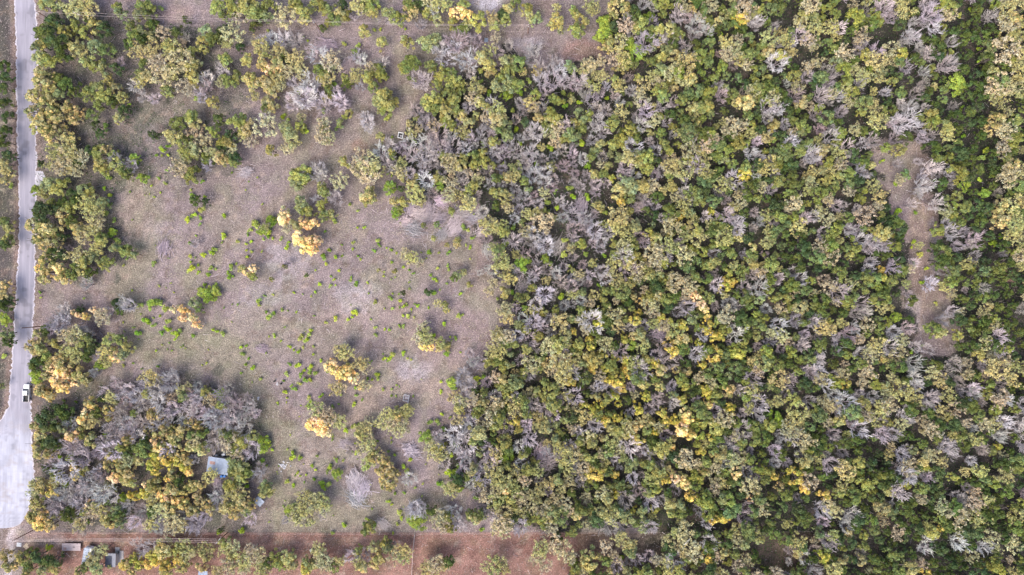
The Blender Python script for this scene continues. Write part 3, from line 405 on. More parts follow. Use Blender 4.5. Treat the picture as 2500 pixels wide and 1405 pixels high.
def grow(rg, height, R, main=6, sec=4, ter=4, rt=.11, tw=.035, lean=0, trunk=.32, spread=.8):
    segs = []; top = np.array([lean*.5, 0, height*trunk]); n0 = np.array([0., 0, 0])
    mid = top*.5+np.array([rg.uniform(-.15, .15), rg.uniform(-.15, .15), 0])
    segs += [(n0, mid, rt*1.25, rt), (mid, top, rt, rt*.8)]
    ends = []
    for i in range(main):
        az = 2*math.pi*(i+rg.uniform(-.3, .3))/main; out = R*rg.choice([rg.uniform(.1, .45), rg.uniform(.5, .88)])
        e = np.array([math.cos(az)*out+lean, math.sin(az)*out, height*rg.uniform(.6, .85)]); k = (top+e)/2+np.array([0, 0, -.1*height*rg.uniform(-.5, 1)])+rg.normal(size=3)*.12
        segs += [(top, k, rt*.6, rt*.42), (k, e, rt*.42, rt*.25)]
        for j in range(sec):
            t = rg.uniform(.1, 1); s = k*(1-t)+e*t
            a2 = az+rg.normal()*spread; o2 = R*rg.uniform(.25, .5)
            e2 = s+np.array([math.cos(a2)*o2, math.sin(a2)*o2, height*rg.uniform(.02, .28)])
            segs.append((s, e2, rt*.26, tw)); ends.append(e2)
            for q in range(ter):
                t = rg.uniform(.15, 1); s3 = s*(1-t)+e2*t; a3 = a2+rg.normal()*spread; o3 = R*rg.uniform(.12, .34)
                e3 = s3+np.array([math.cos(a3)*o3, math.sin(a3)*o3, height*rg.uniform(-.03, .16)])
                segs.append((s3, e3, tw, tw*.45)); ends.append(e3)
    return segs, ends

def arr(sg): return sg
def make_leafy(rg, dense=1.0, mix=0):
    R, Ht = 2.0, 5.0; n = rg.integers(24, 31); cen = []; rad = []
    stretch = rg.uniform(.78, 1.0); lob = rg.uniform(0, 6.28)
    for i in range(n):
        a = rg.uniform(0, 6.28); rr = math.sqrt(rg.uniform(0, 1)); rim = 1+.16*math.sin(2*a+lob)+.12*math.sin(3*a+lob*2)
        rr2 = rr*R*.82*rim
        z = Ht*(.40+.48*math.sqrt(max(0, 1-rr*rr)))+rg.uniform(-.7, .35)
        cen.append(np.array([math.cos(a)*rr2, math.sin(a)*rr2*stretch, z])); rad.append(rg.uniform(.28, .58))
    cnt = [int(70*dense*(r/.6)**2)+5 for r in rad]
    lv = leaves(cen, rad, cnt, .28, rg, tint=.30, htint=.13, mix=mix)
    segs, _ = grow(rg, Ht, R, 5, 2, 0, .14, .03, trunk=.35)
    for c in cen[::2]:
        segs.append((np.array([c[0]*.35, c[1]*.35, Ht*.5]), np.array(c), .05, .02))
    return lv, sticks(segs, rg)
def make_sparse(rg):
    R, Ht = 2.0, 4.8; segs, ends = grow(rg, Ht, R, 9, 4, 3, .11, .034)
    ends = np.array(ends); k = rg.choice(len(ends), 84, replace=False)
    pts = [e for e in ends[k]]+[np.array([math.cos(a)*q, math.sin(a)*q, Ht*rg.uniform(.72, .95)]) for a, q in zip(rg.uniform(0, 6.28, 16), rg.uniform(0, .95, 16))]
    lv = leaves(pts, [rg.uniform(.2, .42) for _ in pts], [12]*len(pts), .22, rg, .2)
    return lv, sticks(segs, rg)
def make_bare(rg):
    R, Ht = 2.0, 4.4; lean = rg.uniform(-.5, .5); segs, ends = grow(rg, Ht, R, int(rg.integers(8, 12)), 6, 5, .15, .042, lean*.5, rg.uniform(.1, .25), .75)
    big = [s for i, s in enumerate(segs) if s[2] > .0421]; small = [s for s in segs if s[2] <= .0421]
    return sticks(small, rg), sticks(big, rg)
def make_shrub(rg):
    n = rg.integers(4, 8); cen = []; rad = []
    for i in range(n):
        a = rg.uniform(0, 6.28); rr = rg.uniform(0, .62); cen.append(np.array([math.cos(a)*rr, math.sin(a)*rr, rg.uniform(.35, .85)])); rad.append(rg.uniform(.28, .45))
    segs = [(np.array([0., 0, 0]), c, .03, .012) for c in cen]
    return leaves(cen, rad, [30]*n, .24, rg, .25, up=.6), sticks(segs, rg)
def make_pile(rg):
    segs = []; a0 = rg.uniform(0, 6.28)
    for i in range(95):
        a = a0+rg.normal()*.45+(math.pi if rg.uniform() < .15 else 0); L = rg.uniform(1.2, 3.4)
        c = np.array([rg.normal()*.8, rg.normal()*.8, rg.uniform(.05, .7)]); d = np.array([math.cos(a), math.sin(a), rg.uniform(-.12, .16)])*L*.5
        p0 = c-d; p1 = c+d; p0[2] = max(p0[2], .03); p1[2] = max(p1[2], .03); m = (p0+p1)/2+np.array([rg.normal()*.12, rg.normal()*.12, .08])
        r = rg.uniform(.04, .085); segs += [(p0, m, r, r*.8), (m, p1, r*.8, r*.4)]
        for q in range(2):
            t = rg.uniform(.3, 1); s = m*(1-t)+p1*t; aa = a+rg.uniform(-.7, .7)
            segs.append((s, s+np.array([math.cos(aa), math.sin(aa), rg.uniform(-.05, .2)])*rg.uniform(.4, .9), .03, .015))
    return sticks(segs, rg), None

RS = np.random.default_rng(5)
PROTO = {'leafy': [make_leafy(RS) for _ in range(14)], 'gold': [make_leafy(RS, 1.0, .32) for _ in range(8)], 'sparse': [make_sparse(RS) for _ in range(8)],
         'bare': [make_bare(RS) for _ in range(9)], 'shrub': [make_shrub(RS) for _ in range(7)], 'pile': [make_pile(RS) for _ in range(4)]}
# kind: proto, name of the thing, crown part, stem part, colours (leaf colours, the orange ones with sunlight painted in), size factor, height scale
G1, G2 = np.array([.150,.165,.050]), np.array([.205,.205,.070])
KIND = {
 'G': dict(p='leafy', n='leafy_tree', c=[(.27,.285,.09),(.36,.355,.135),(.19,.23,.08),(.42,.40,.19),(.27,.31,.15),(.33,.35,.12),(.24,.28,.10)], w='olive green', cat='leafy tree'),
 'D': dict(p='leafy', n='evergreen_tree', c=[(.095,.135,.045),(.12,.155,.05),(.085,.125,.055)], w='dark green', cat='evergreen tree'),
 'T': dict(p='sparse', n='budding_tree', c=[(.53,.49,.22),(.46,.46,.20),(.54,.48,.32),(.50,.48,.27)], w='pale tan', cat='budding tree'),
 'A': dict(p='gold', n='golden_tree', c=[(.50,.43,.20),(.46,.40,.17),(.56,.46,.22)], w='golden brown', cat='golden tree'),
 'O': dict(p='gold', n='golden_tree', c=[(1,.76,.38),(1,.75,.32),(1,.77,.48)], w='orange leaved', cat='golden tree'),  # low warm sunlight on the crowns, painted as leaf colour
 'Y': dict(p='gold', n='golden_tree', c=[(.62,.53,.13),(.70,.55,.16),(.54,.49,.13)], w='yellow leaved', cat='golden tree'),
 'N': dict(p='bare', n='bare_tree', c=[(.60,.56,.575),(.50,.465,.48),(.68,.64,.65),(.50,.44,.43)], w='leafless grey', cat='bare tree'),
 'L': dict(p='shrub', n='green_shrub', c=[(.33,.46,.05),(.43,.53,.07),(.21,.33,.05),(.38,.43,.11),(.28,.37,.09)], w='bright green', cat='shrub'),
 'P': dict(p='pile', n='brush_pile', c=[(.56,.50,.53),(.48,.42,.45)], w='pale grey', cat='brush pile')}
BARK = (.17,.145,.135); BARKN = (.34,.30,.33)
MESH = {}
for k, lst in PROTO.items():
    ms = []
    for lv, st in lst:
        nm = {'leafy': ('crown', 'trunk'), 'gold': ('crown', 'trunk'), 'sparse': ('crown', 'trunk'), 'bare': ('branches', 'trunk'), 'shrub': ('foliage', 'stems'), 'pile': ('branches', '')}[k]
        a = raw_mesh(nm[0], lv[0], lv[1], [TWIG if k in ('bare', 'pile') else LEAF], lv[2])
        b = raw_mesh(nm[1], st[0], st[1], [TWIG], st[2]) if st is not None else None
        ms.append((a, b, nm))
    MESH[k] = ms
BASER = {'leafy': 2.0, 'gold': 2.0, 'sparse': 2.05, 'bare': 2.1, 'shrub': .95, 'pile': 2.1}
HTOP = {'leafy': 4.0, 'gold': 4.0, 'sparse': 3.7, 'bare': 3.2, 'shrub': .6, 'pile': .3}

rgk = np.random.default_rng(21)
PL = []   # every plant: (kind, px, py, r, listed)
for ln in TREES.strip().splitlines():
    k, rest = ln[0], ln[1:]
    for it in rest.split(';'):
        v = [float(q) for q in it.split(',')]
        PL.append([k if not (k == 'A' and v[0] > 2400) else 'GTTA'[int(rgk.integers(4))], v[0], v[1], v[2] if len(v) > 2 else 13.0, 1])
for x, y, r in [(800,112,22),(850,160,20),(845,1085,16),(865,1170,24),(885,1195,24),(868,1217,24),(1003,1100,22),(935,1280,16),(400,605,20),(600,420,16),(640,852,14),(1190,610,16),
                (1000,505,18),(1020,520,20),(1045,512,20),(1040,532,20),(1072,532,20),(1075,492,16),(1110,545,20),(1112,562,18),(1132,520,18),(1152,532,16),(990,542,18),(1010,560,22),(1080,572,16),
                (1420,502,20),(1360,602,24),(1430,547,20),(1165,890,14),(1340,1130,22),(1320,1105,20),(1610,815,22),(530,1178,14),(1560,505,16),(780,115,16),(1275,700,18),(1180,565,16),(1000,1000,8)]:
    PL.append(['P', x, y, r, 1])
# fill of the woods between the trees read off one by one
placed = np.array([[p[1], p[2], p[3]] for p in PL if p[3] >= 8])
rgf = np.random.default_rng(77); cell = {}
def key(x, y): return (int(x//30), int(y//30))
for x, y, r in placed: cell.setdefault(key(x, y), []).append((x, y, r))
cand = np.stack([rgf.uniform(80, 2560, 88000), rgf.uniform(-60, 1465, 88000)], 1)
LOW = [(1420,1352),(1750,1345),(1900,1400),(1960,1480),(1380,1480),(1400,1380)]
CJ = cand+np.stack([(vnoise(cand, 34, 101)-.5)*70, (vnoise(cand, 34, 102)-.5)*70], 1)
CK = cand+np.stack([(vnoise(cand, 30, 121)-.5)*64-5, (vnoise(cand, 30, 122)-.5)*64], 1)
LOT3 = [(90,1080),(210,1000),(290,950),(400,925),(560,960),(620,1010),(630,1080),(600,1110),(490,1100),(490,1190),(520,1260),(380,1280),(110,1270)]
ok = (inside(CJ, WOOD) | inside(cand, LOW) | (inside(cand, LOT3) & (vnoise(cand, 40, 140) > .35))) & ~inside(CK, TRACK) & ~in_gap(cand) & (vnoise(cand, 26, 88) > .17)
ins_rav = inside(cand, RAVINE)
nA = vnoise(cand, 70, 61); nB = vnoise(cand, 38, 62); nC = vnoise(cand, 120, 63)
fills = []
for i in np.nonzero(ok)[0]:
    x, y = cand[i]; cx, cy = key(x, y)
    sparse = 900 < x < 1490 and y < 760
    far = min(1, max(0, (x-1650)/700))
    dmin = 23 if sparse else (19.5+6*nB[i]+3.5*far)
    good = True
    for a in (-1, 0, 1):
        for b in (-1, 0, 1):
            for (u, v, rr) in cell.get((cx+a, cy+b), ()):
                if (u-x)**2+(v-y)**2 < (dmin*(.82 if rr < 14 else 1.0))**2: good = False; break
            if not good: break
        if not good: break
    if not good: continue
    cell.setdefault((cx, cy), []).append((x, y, 13))
    u = rgf.uniform()
    gold = math.exp(-((x-1560)/190)**2-((y-960)/210)**2); pale = math.exp(-((x-2350)/260)**2-((y-950)/330)**2)+.9*math.exp(-((x-2090)/120)**2-((y-230)/200)**2)+math.exp(-((x-1310)/90)**2-((y-1190)/80)**2)
    dk = math.exp(-((x-2250)/350)**2-((y-1330)/150)**2)
    if ins_rav[i]: k = 'D' if u < .80 else ('L' if u < .92 else 'N')
    elif inside(np.array([[x, y]]), LOT3)[0]: k = 'N' if u < .5 else 'A' if u < .68 else 'T' if u < .84 else 'G'
    elif x > 2440 and y < 720: k = 'G' if u < .4 else 'T' if u < .8 else 'D'
    elif sparse: k = 'N' if u < .58 else 'G' if u < .75 else 'T' if u < .88 else 'L'
    else:
        pn = .12+.08*(nA[i] > .6)-.06*dk; pd = .10+.20*dk+.20*min(1, max(0, (x-1700)/600)); pt = .20+.22*pale+.14*(nC[i]-.5)-.10*far; py = .02+.24*gold
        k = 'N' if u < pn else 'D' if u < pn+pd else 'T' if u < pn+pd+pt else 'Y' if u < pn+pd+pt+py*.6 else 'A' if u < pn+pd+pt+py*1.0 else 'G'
    r = rgf.triangular(8, 12, 24) if not sparse else rgf.uniform(9, 15)
    if k == 'L': r = rgf.uniform(7, 12)
    PL.append([k, x, y, r, 0])
print('plants', len(PL))

# ------------------------------------------------------------------ words for the labels
MARKS = [('the white pickup',64,960),('the metal roofed shed',530,1138),('the tilted metal sheet',632,1225),('the white caravan',212,1360),('the flat trailer',174,1335),
 ('the wooden pen',992,978),('the white stone box',978,331),('the road side pole',100,797),('the lower crossarm pole',550,1305),('the big stick heap',872,1195),
 ('the white scrap heap',692,1140),('the black barrels',679,934),('the white rail fence',1011,1325),('the big round pale tree',896,410),('the lone lime shrub',510,718),
 ('the central orange tree',840,895),('the pink orange pair',750,580),('the top orange tree',1127,33),('the last wire pole',1288,70),('the upper road pole',235,65),
 ('the middle wire pole',778,65),('the tall lime tree',1475,65),('the round bright tree',1552,118),('the white dead tree',1690,60),('the dirt track',2250,560),
 ('the ravine lime tree',2342,205),('the reddish dome tree',2465,675),('the lime yellow tree',1540,845),('the orange trio',1680,1020),('the tall orange pair',1712,740),
 ('the low orange tree',1800,1155),('the white pebbles',1150,1385),('the dirt hollow',2155,85),('the forked dead tree',1990,378),('the pale dirt bay',2240,775),
 ('the bay tree',2290,808),('the fallen stick belt',1050,530),('the lone cream tree',1005,630),('the lower edge',1800,1390),('the bottom right corner',2420,1340),
 ('the top edge',1950,20),('the top right corner',2470,40),('the right edge',2480,950),('the gravel yard',60,1180),('the road bend',75,480),('the red dirt',780,1300)]
def where(px, py):
    best = min(MARKS, key=lambda m: math.hypot(px-m[1], py-m[2])); dx, dy = px-best[1], py-best[2]; d = math.hypot(dx, dy)
    ang = math.degrees(math.atan2(-dy, dx)) % 360
    s = ['right of', 'upper right of', 'above', 'upper left of', 'left of', 'lower left of', 'below', 'lower right of'][int((ang+22.5)//45) % 8]
    q = 'just' if d < 70 else ('well' if d < 170 else 'far')
    return f'{q} {s} {best[0]}', d
ORD = ['', 'second ', 'third ', 'fourth ', 'fifth ', 'sixth ', 'seventh ', 'eighth ', 'ninth ', 'tenth ', 'eleventh ', 'twelfth ']
GROUP = {'leafy_tree': 'olive green leafy trees', 'evergreen_tree': 'dark evergreen trees', 'budding_tree': 'pale thin crowned trees', 'golden_tree': 'golden and sunlit orange trees',  # orange ones among the golden carry painted sunlight in the leaf colour
         'bare_tree': 'leafless grey trees', 'green_shrub': 'bright green shrubs', 'brush_pile': 'heaps of cut sticks'}
rgp = np.random.default_rng(3)
LIMIT = 300
bykind = {}
for p in PL:
    k = KIND[p[0]]; vis = 0 <= p[1] <= 2500 and 0 <= p[2] <= 1405
    bykind.setdefault(k['n'], []).append((-(p[3]+(2 if p[4] else 0)) if vis else 99, p))
indiv, mass = [], []
for n, lst in bykind.items():
    lst.sort(key=lambda t: t[0])
    for i, (s, p) in enumerate(lst): (indiv if (i < LIMIT and s < 0) else mass).append(p)
def spec(p):
    kd = KIND[p[0]]; pr = kd['p']; r = p[3]*S
    if p[0] == 'N': r *= 1.42 if p[1] < 1150 else 1.28
    if p[0] in 'GDTAOY': r *= (1.34 if p[1] < 1250 else 1.22) if p[4] else 1.14
    if p[0] == 'L': r *= 1.3
    if p[0] == 'L' and p[3] >= 13: pr = 'leafy'; 
    s = r/BASER[pr]; zs = s*rgp.uniform(.9, 1.12)
    if pr in ('leafy', 'gold', 'sparse', 'bare'): zs = (.55*s+.45*rgp.uniform(.55, 1.4))*(1.3 if p[1] > 1150 else 1.1)
    if p[0] == 'L' and pr == 'leafy': zs *= .6
    h = HTOP[pr]*zs; x, y = at(p[1], p[2], h)
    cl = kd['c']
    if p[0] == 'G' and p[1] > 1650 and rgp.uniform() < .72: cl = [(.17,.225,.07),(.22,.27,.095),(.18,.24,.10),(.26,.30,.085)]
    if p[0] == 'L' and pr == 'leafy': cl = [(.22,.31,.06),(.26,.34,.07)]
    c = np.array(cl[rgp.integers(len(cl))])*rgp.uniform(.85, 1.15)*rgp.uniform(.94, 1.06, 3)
    return pr, s, zs, x, y, c, int(rgp.integers(len(MESH[pr]))), rgp.uniform(0, 2*math.pi)
for _ in range(420):   # seedlings too small to tell apart
    x, y = rgp.uniform(300, 1210), rgp.uniform(420, 1290)
    q = np.array([[x, y]])
    if vnoise(q, 45, 150)[0] > .5 and not inside(q, lot2)[0]: mass.append(['L', x, y, rgp.uniform(2.2, 4.2), 0])
# labels: look + nearest landmark, then the rank within equal ones
lab = {}
for i, p in enumerate(indiv):
    kd = KIND[p[0]]; big = 'tiny' if p[3] < 6 else 'small' if p[3] < 11 else 'medium' if p[3] < 16 else 'large'
    noun = {'shrub': 'shrub', 'brush pile': 'stick heap', 'bare tree': 'tree'}.get(kd['cat'], 'tree')
    w, d = where(p[1], p[2]); lab.setdefault((big, kd['w'], noun, w), []).append((d, i))
label = {}
for (big, w0, noun, w), L in lab.items():
    xs = sorted(L, key=lambda t: indiv[t[1]][1])
    for j, (d, i) in enumerate(xs):
        if len(L) == 1: label[i] = f'{big} {w0} {noun} {w}'
        elif j < 12: label[i] = f'{big} {w0} {noun} {w}, {ORD[j]}leftmost there' if j else f'{big} {w0} {noun} {w}, leftmost there'
        else: label[i] = f'{big} {w0} {noun} {w}, among the rightmost'
first = {}
for i, p in enumerate(indiv):
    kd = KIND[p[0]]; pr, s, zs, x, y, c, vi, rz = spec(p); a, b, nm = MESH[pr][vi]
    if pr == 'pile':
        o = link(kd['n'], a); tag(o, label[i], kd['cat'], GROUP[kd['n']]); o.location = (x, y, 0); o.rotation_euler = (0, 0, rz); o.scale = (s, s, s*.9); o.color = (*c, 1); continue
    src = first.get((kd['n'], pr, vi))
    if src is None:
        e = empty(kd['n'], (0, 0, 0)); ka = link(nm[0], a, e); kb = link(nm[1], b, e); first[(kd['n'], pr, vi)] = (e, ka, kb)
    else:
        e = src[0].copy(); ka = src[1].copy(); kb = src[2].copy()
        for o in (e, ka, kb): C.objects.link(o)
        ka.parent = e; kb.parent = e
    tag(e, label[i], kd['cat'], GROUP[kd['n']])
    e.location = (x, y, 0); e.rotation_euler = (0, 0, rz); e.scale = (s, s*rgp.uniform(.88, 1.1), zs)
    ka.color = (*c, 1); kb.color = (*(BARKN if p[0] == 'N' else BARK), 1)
# the rest of the woods as one mass per look
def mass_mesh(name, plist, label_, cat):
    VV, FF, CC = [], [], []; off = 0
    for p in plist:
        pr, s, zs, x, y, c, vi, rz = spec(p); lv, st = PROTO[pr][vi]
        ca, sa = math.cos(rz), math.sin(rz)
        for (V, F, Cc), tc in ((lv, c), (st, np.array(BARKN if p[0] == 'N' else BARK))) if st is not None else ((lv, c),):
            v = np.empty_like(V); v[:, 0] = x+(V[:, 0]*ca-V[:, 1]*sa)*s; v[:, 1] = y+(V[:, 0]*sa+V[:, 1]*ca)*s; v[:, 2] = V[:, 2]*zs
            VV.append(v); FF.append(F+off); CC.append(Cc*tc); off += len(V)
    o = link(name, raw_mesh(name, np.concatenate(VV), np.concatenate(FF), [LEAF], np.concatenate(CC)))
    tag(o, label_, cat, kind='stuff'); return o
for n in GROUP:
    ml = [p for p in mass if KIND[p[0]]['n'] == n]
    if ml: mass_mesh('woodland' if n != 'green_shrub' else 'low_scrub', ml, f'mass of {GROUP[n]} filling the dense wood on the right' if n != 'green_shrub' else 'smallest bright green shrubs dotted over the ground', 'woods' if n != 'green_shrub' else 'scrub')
print('indiv', len(indiv), 'mass', len(mass), {n: len(l) for n, l in bykind.items()})

# ------------------------------------------------------------------ low growth, dry grass, stones and fallen twigs (nobody could count these)
def scatter_leaves(name, P, z, size, base, tint, mat, label_, cat, flat=1.5, n=2):
    m = len(P); x = (P[:, 0]-1250)*S; y = (702.5-P[:, 1])*S
    c = np.stack([x, y, z*RNG.uniform(.2, 1, m)], 1)
    nn = RNG.normal(size=(m, 3))*.6; nn[:, 2] = np.abs(nn[:, 2])+flat; nn /= np.linalg.norm(nn, axis=1)[:, None]
    a = np.cross(nn, RNG.normal(size=(m, 3))); a /= np.linalg.norm(a, axis=1)[:, None]; b = np.cross(nn, a)
    s = (size*RNG.uniform(.5, 1.5, m))[:, None]
    q = np.stack([c-a*s*.5, c+b*s*.3, c+a*s*.5, c-b*s*.3], 1).reshape(-1, 3); q[:, 2] = np.maximum(q[:, 2], .012)
    k = RNG.uniform(1-tint, 1+tint, m)[:, None]*base
    o = link(name, raw_mesh(name, q, np.arange(4*m).reshape(-1, 4), [mat], np.repeat(k, 4, 0)))
    return tag(o, label_, cat, kind='stuff')
def rnd(n, x0=-40, x1=2540, y0=-40, y1=1445): return np.stack([RNG.uniform(x0, x1, n), RNG.uniform(y0, y1, n)], 1)
onroad = lambda P: (P[:, 0] > rdl(P[:, 1])-3) & (P[:, 0] < rdr(P[:, 1])+3) & (P[:, 1] < 1293)
Q = rnd(330000); dens = sst(.25, .75, vnoise(Q, 12, 71)*.6+vnoise(Q, 40, 72)*.4)
Q = Q[(RNG.uniform(size=len(Q)) < (.25+.7*dens)) & ~onroad(Q) & ~(inside(Q, WOOD) & ~inside(Q, TRACK) & (RNG.uniform(size=len(Q)) < .8)) & ~((Q[:, 1] > 1301) & (RNG.uniform(size=len(Q)) < .75))]
pick = vnoise(Q, 60, 73)[:, None]; base = np.array([.40,.34,.345])*(1-pick)+np.array([.37,.35,.235])*pick
scatter_leaves('dry_grass', Q, .28, .26, base, .45, LEAF, 'short dry lilac brown grass over the open clearing', 'dry grass', .9)
Q = rnd(260000, 0, 2540); w_ = inside(Q, WOOD) & ~inside(Q, TRACK) & ((vnoise(Q, 26, 74) > .22) | inside(Q, RAVINE))
w2 = (inside(Q, lot) | inside(Q, lot2)) & (vnoise(Q, 16, 75) > .60)
Q = Q[w_ | w2]; scatter_leaves('undergrowth', Q, .9, .34, np.array([.045,.085,.03]), .6, LEAF, 'dark green low undergrowth on the forest floor', 'undergrowth', .8)
# fallen twigs
Q = rnd(60000, 60, 2520, -20, 1420); nn_ = vnoise(Q, 30, 76)
bl = np.zeros(len(Q))
for (x, y, a, b, k) in [(780,110,90,50,1.2),(760,240,120,60,1.0),(1060,540,150,70,2.2),(1330,560,180,200,1.2),(1330,170,130,90,1),(1150,160,90,60,1),(1300,760,80,120,1.4),(1300,1080,90,60,1.6),(870,1190,60,70,1.5),(1000,1100,40,40,1.2),
        (450,1010,180,80,1.2),(510,210,60,60,1),(180,790,110,50,.8),(2260,450,60,90,.8),(2290,900,70,60,.8),(1170,930,60,80,1),(200,1210,100,70,.9),(1100,1260,120,40,.9),(930,1290,50,20,.8),(1410,500,110,60,1.4),(1240,420,120,80,1)]:
    bl = np.maximum(bl, k*(1-sst(.5, 1.1, np.hypot((Q[:, 0]-x)/a, (Q[:, 1]-y)/b))))
pr_ = np.where(inside(Q, WOOD), .05, .025)+.42*bl*sst(.3, .6, nn_)
Q = Q[(RNG.uniform(size=len(Q)) < pr_) & ~onroad(Q)]
segs = []; angf = vnoise(Q, 26, 77)*9
for (px, py), a in zip(Q, angf):
    x, y = at(px, py); a = a+RNG.normal()*.5; L = RNG.uniform(.5, 2.4)*.5; z = RNG.uniform(.04, .4); d = np.array([math.cos(a), math.sin(a), RNG.uniform(-.06, .06)])*L; c = np.array([x, y, z+.08])
    r = RNG.uniform(.03, .07); segs.append((c-d, c+d, r, r*.4))
v, f, cc = sticks(segs, RNG, .3)
tag(link('fallen_twigs', raw_mesh('fallen_twigs', v, f, [TWIG], cc*np.array([.62,.56,.60]))), 'pale grey fallen twigs and cut branches on the ground', 'twigs', kind='stuff')
# stones
Q = rnd(60000, 60, 2520, -20, 1420); pr_ = np.full(len(Q), .045)+.34*(Q[:, 1] > 1301)*(Q[:, 0] < 1700)*(Q[:, 0] > 60)
for (x, y, a, b, k) in [(870,725,55,45,.5),(1010,905,45,40,.45),(1190,5,40,22,1),(1150,1385,40,22,1),(930,770,40,25,.3),(1350,20,80,40,.2),(700,650,60,60,.12),(1480,485,20,24,.5),(2250,790,50,50,.15),(165,1360,40,35,.35)]:
    pr_ = np.maximum(pr_, k*(1-sst(.5, 1.1, np.hypot((Q[:, 0]-x)/a, (Q[:, 1]-y)/b))))
Q = Q[(RNG.uniform(size=len(Q)) < pr_) & ~onroad(Q)]; m = len(Q)
o8 = np.array([[1,0,0],[-1,0,0],[0,1,0],[0,-1,0],[0,0,1],[0,0,-1]], float); f8 = np.array([[0,2,4],[2,1,4],[1,3,4],[3,0,4],[2,0,5],[1,2,5],[3,1,5],[0,3,5]])
x = (Q[:, 0]-1250)*S; y = (702.5-Q[:, 1])*S; s = RNG.uniform(.05, .17, m)
v = o8[None]*s[:, None, None]*RNG.uniform(.6, 1.3, (m, 6, 1))*np.array([1, 1, .6]); v[..., 0] += x[:, None]; v[..., 1] += y[:, None]; v[..., 2] += .03
f = (f8[None]+np.arange(m)[:, None, None]*6).reshape(-1, 3)
k = np.repeat(RNG.uniform(.6, 1.2, m), 6)[:, None]*np.array([.52,.47,.47])
tag(link('loose_stones', raw_mesh('loose_stones', v.reshape(-1, 3), f, [TWIG], k)), 'loose pale limestone pebbles strewn over the soil', 'stones', kind='stuff')
# ------------------------------------------------------------------ built things
M_WHITE = simple('white_paint', (.78,.79,.80), .35, noise=.03, bump=0, spec=.5)
M_DARK = simple('black_plastic', (.02,.02,.022), .5, noise=.1, bump=0)
M_GLASS = simple('dark_glass', (.03,.035,.045), .08, noise=.05, bump=0, spec=.6)
M_RUB = simple('rubber', (.025,.025,.025), .9, bump=0)
M_ROOF = simple('metal_roofing', (.25,.30,.39), .38, .25, .12, 1.2, .05, .5)
M_RUST = simple('rusty_metal', (.32,.21,.19), .8, 0, .35, 2, .1)
M_POLE = simple('pole_wood', (.17,.085,.06), .85, 0, .2, 4, .2)
M_PLANK = simple('weathered_planks', (.40,.34,.35), .85, 0, .3, 2.5, .3, stretch=(.4, 6, 1))
M_PALE = simple('pale_wood', (.58,.52,.50), .8, 0, .2, 3, .2)
M_CONC = simple('concrete', (.42,.40,.40), .9, 0, .15, 2, .2)
M_WIRE = simple('wire_metal', (.62,.52,.52), .5, .2, .05, 2, 0)
M_BLUE = simple('blue_tarp', (.03,.16,.50), .5, noise=.15)
M_LAMP = simple('red_lens', (.35,.02,.02), .3, bump=0); M_HEAD = simple('clear_lens', (.6,.62,.65), .1, bump=0)
M_SCRAP = simple('pale_scrap', (.50,.50,.53), .7, noise=.3)
M_CHROME = simple('chrome', (.55,.55,.57), .25, .9, .03, 2, 0)

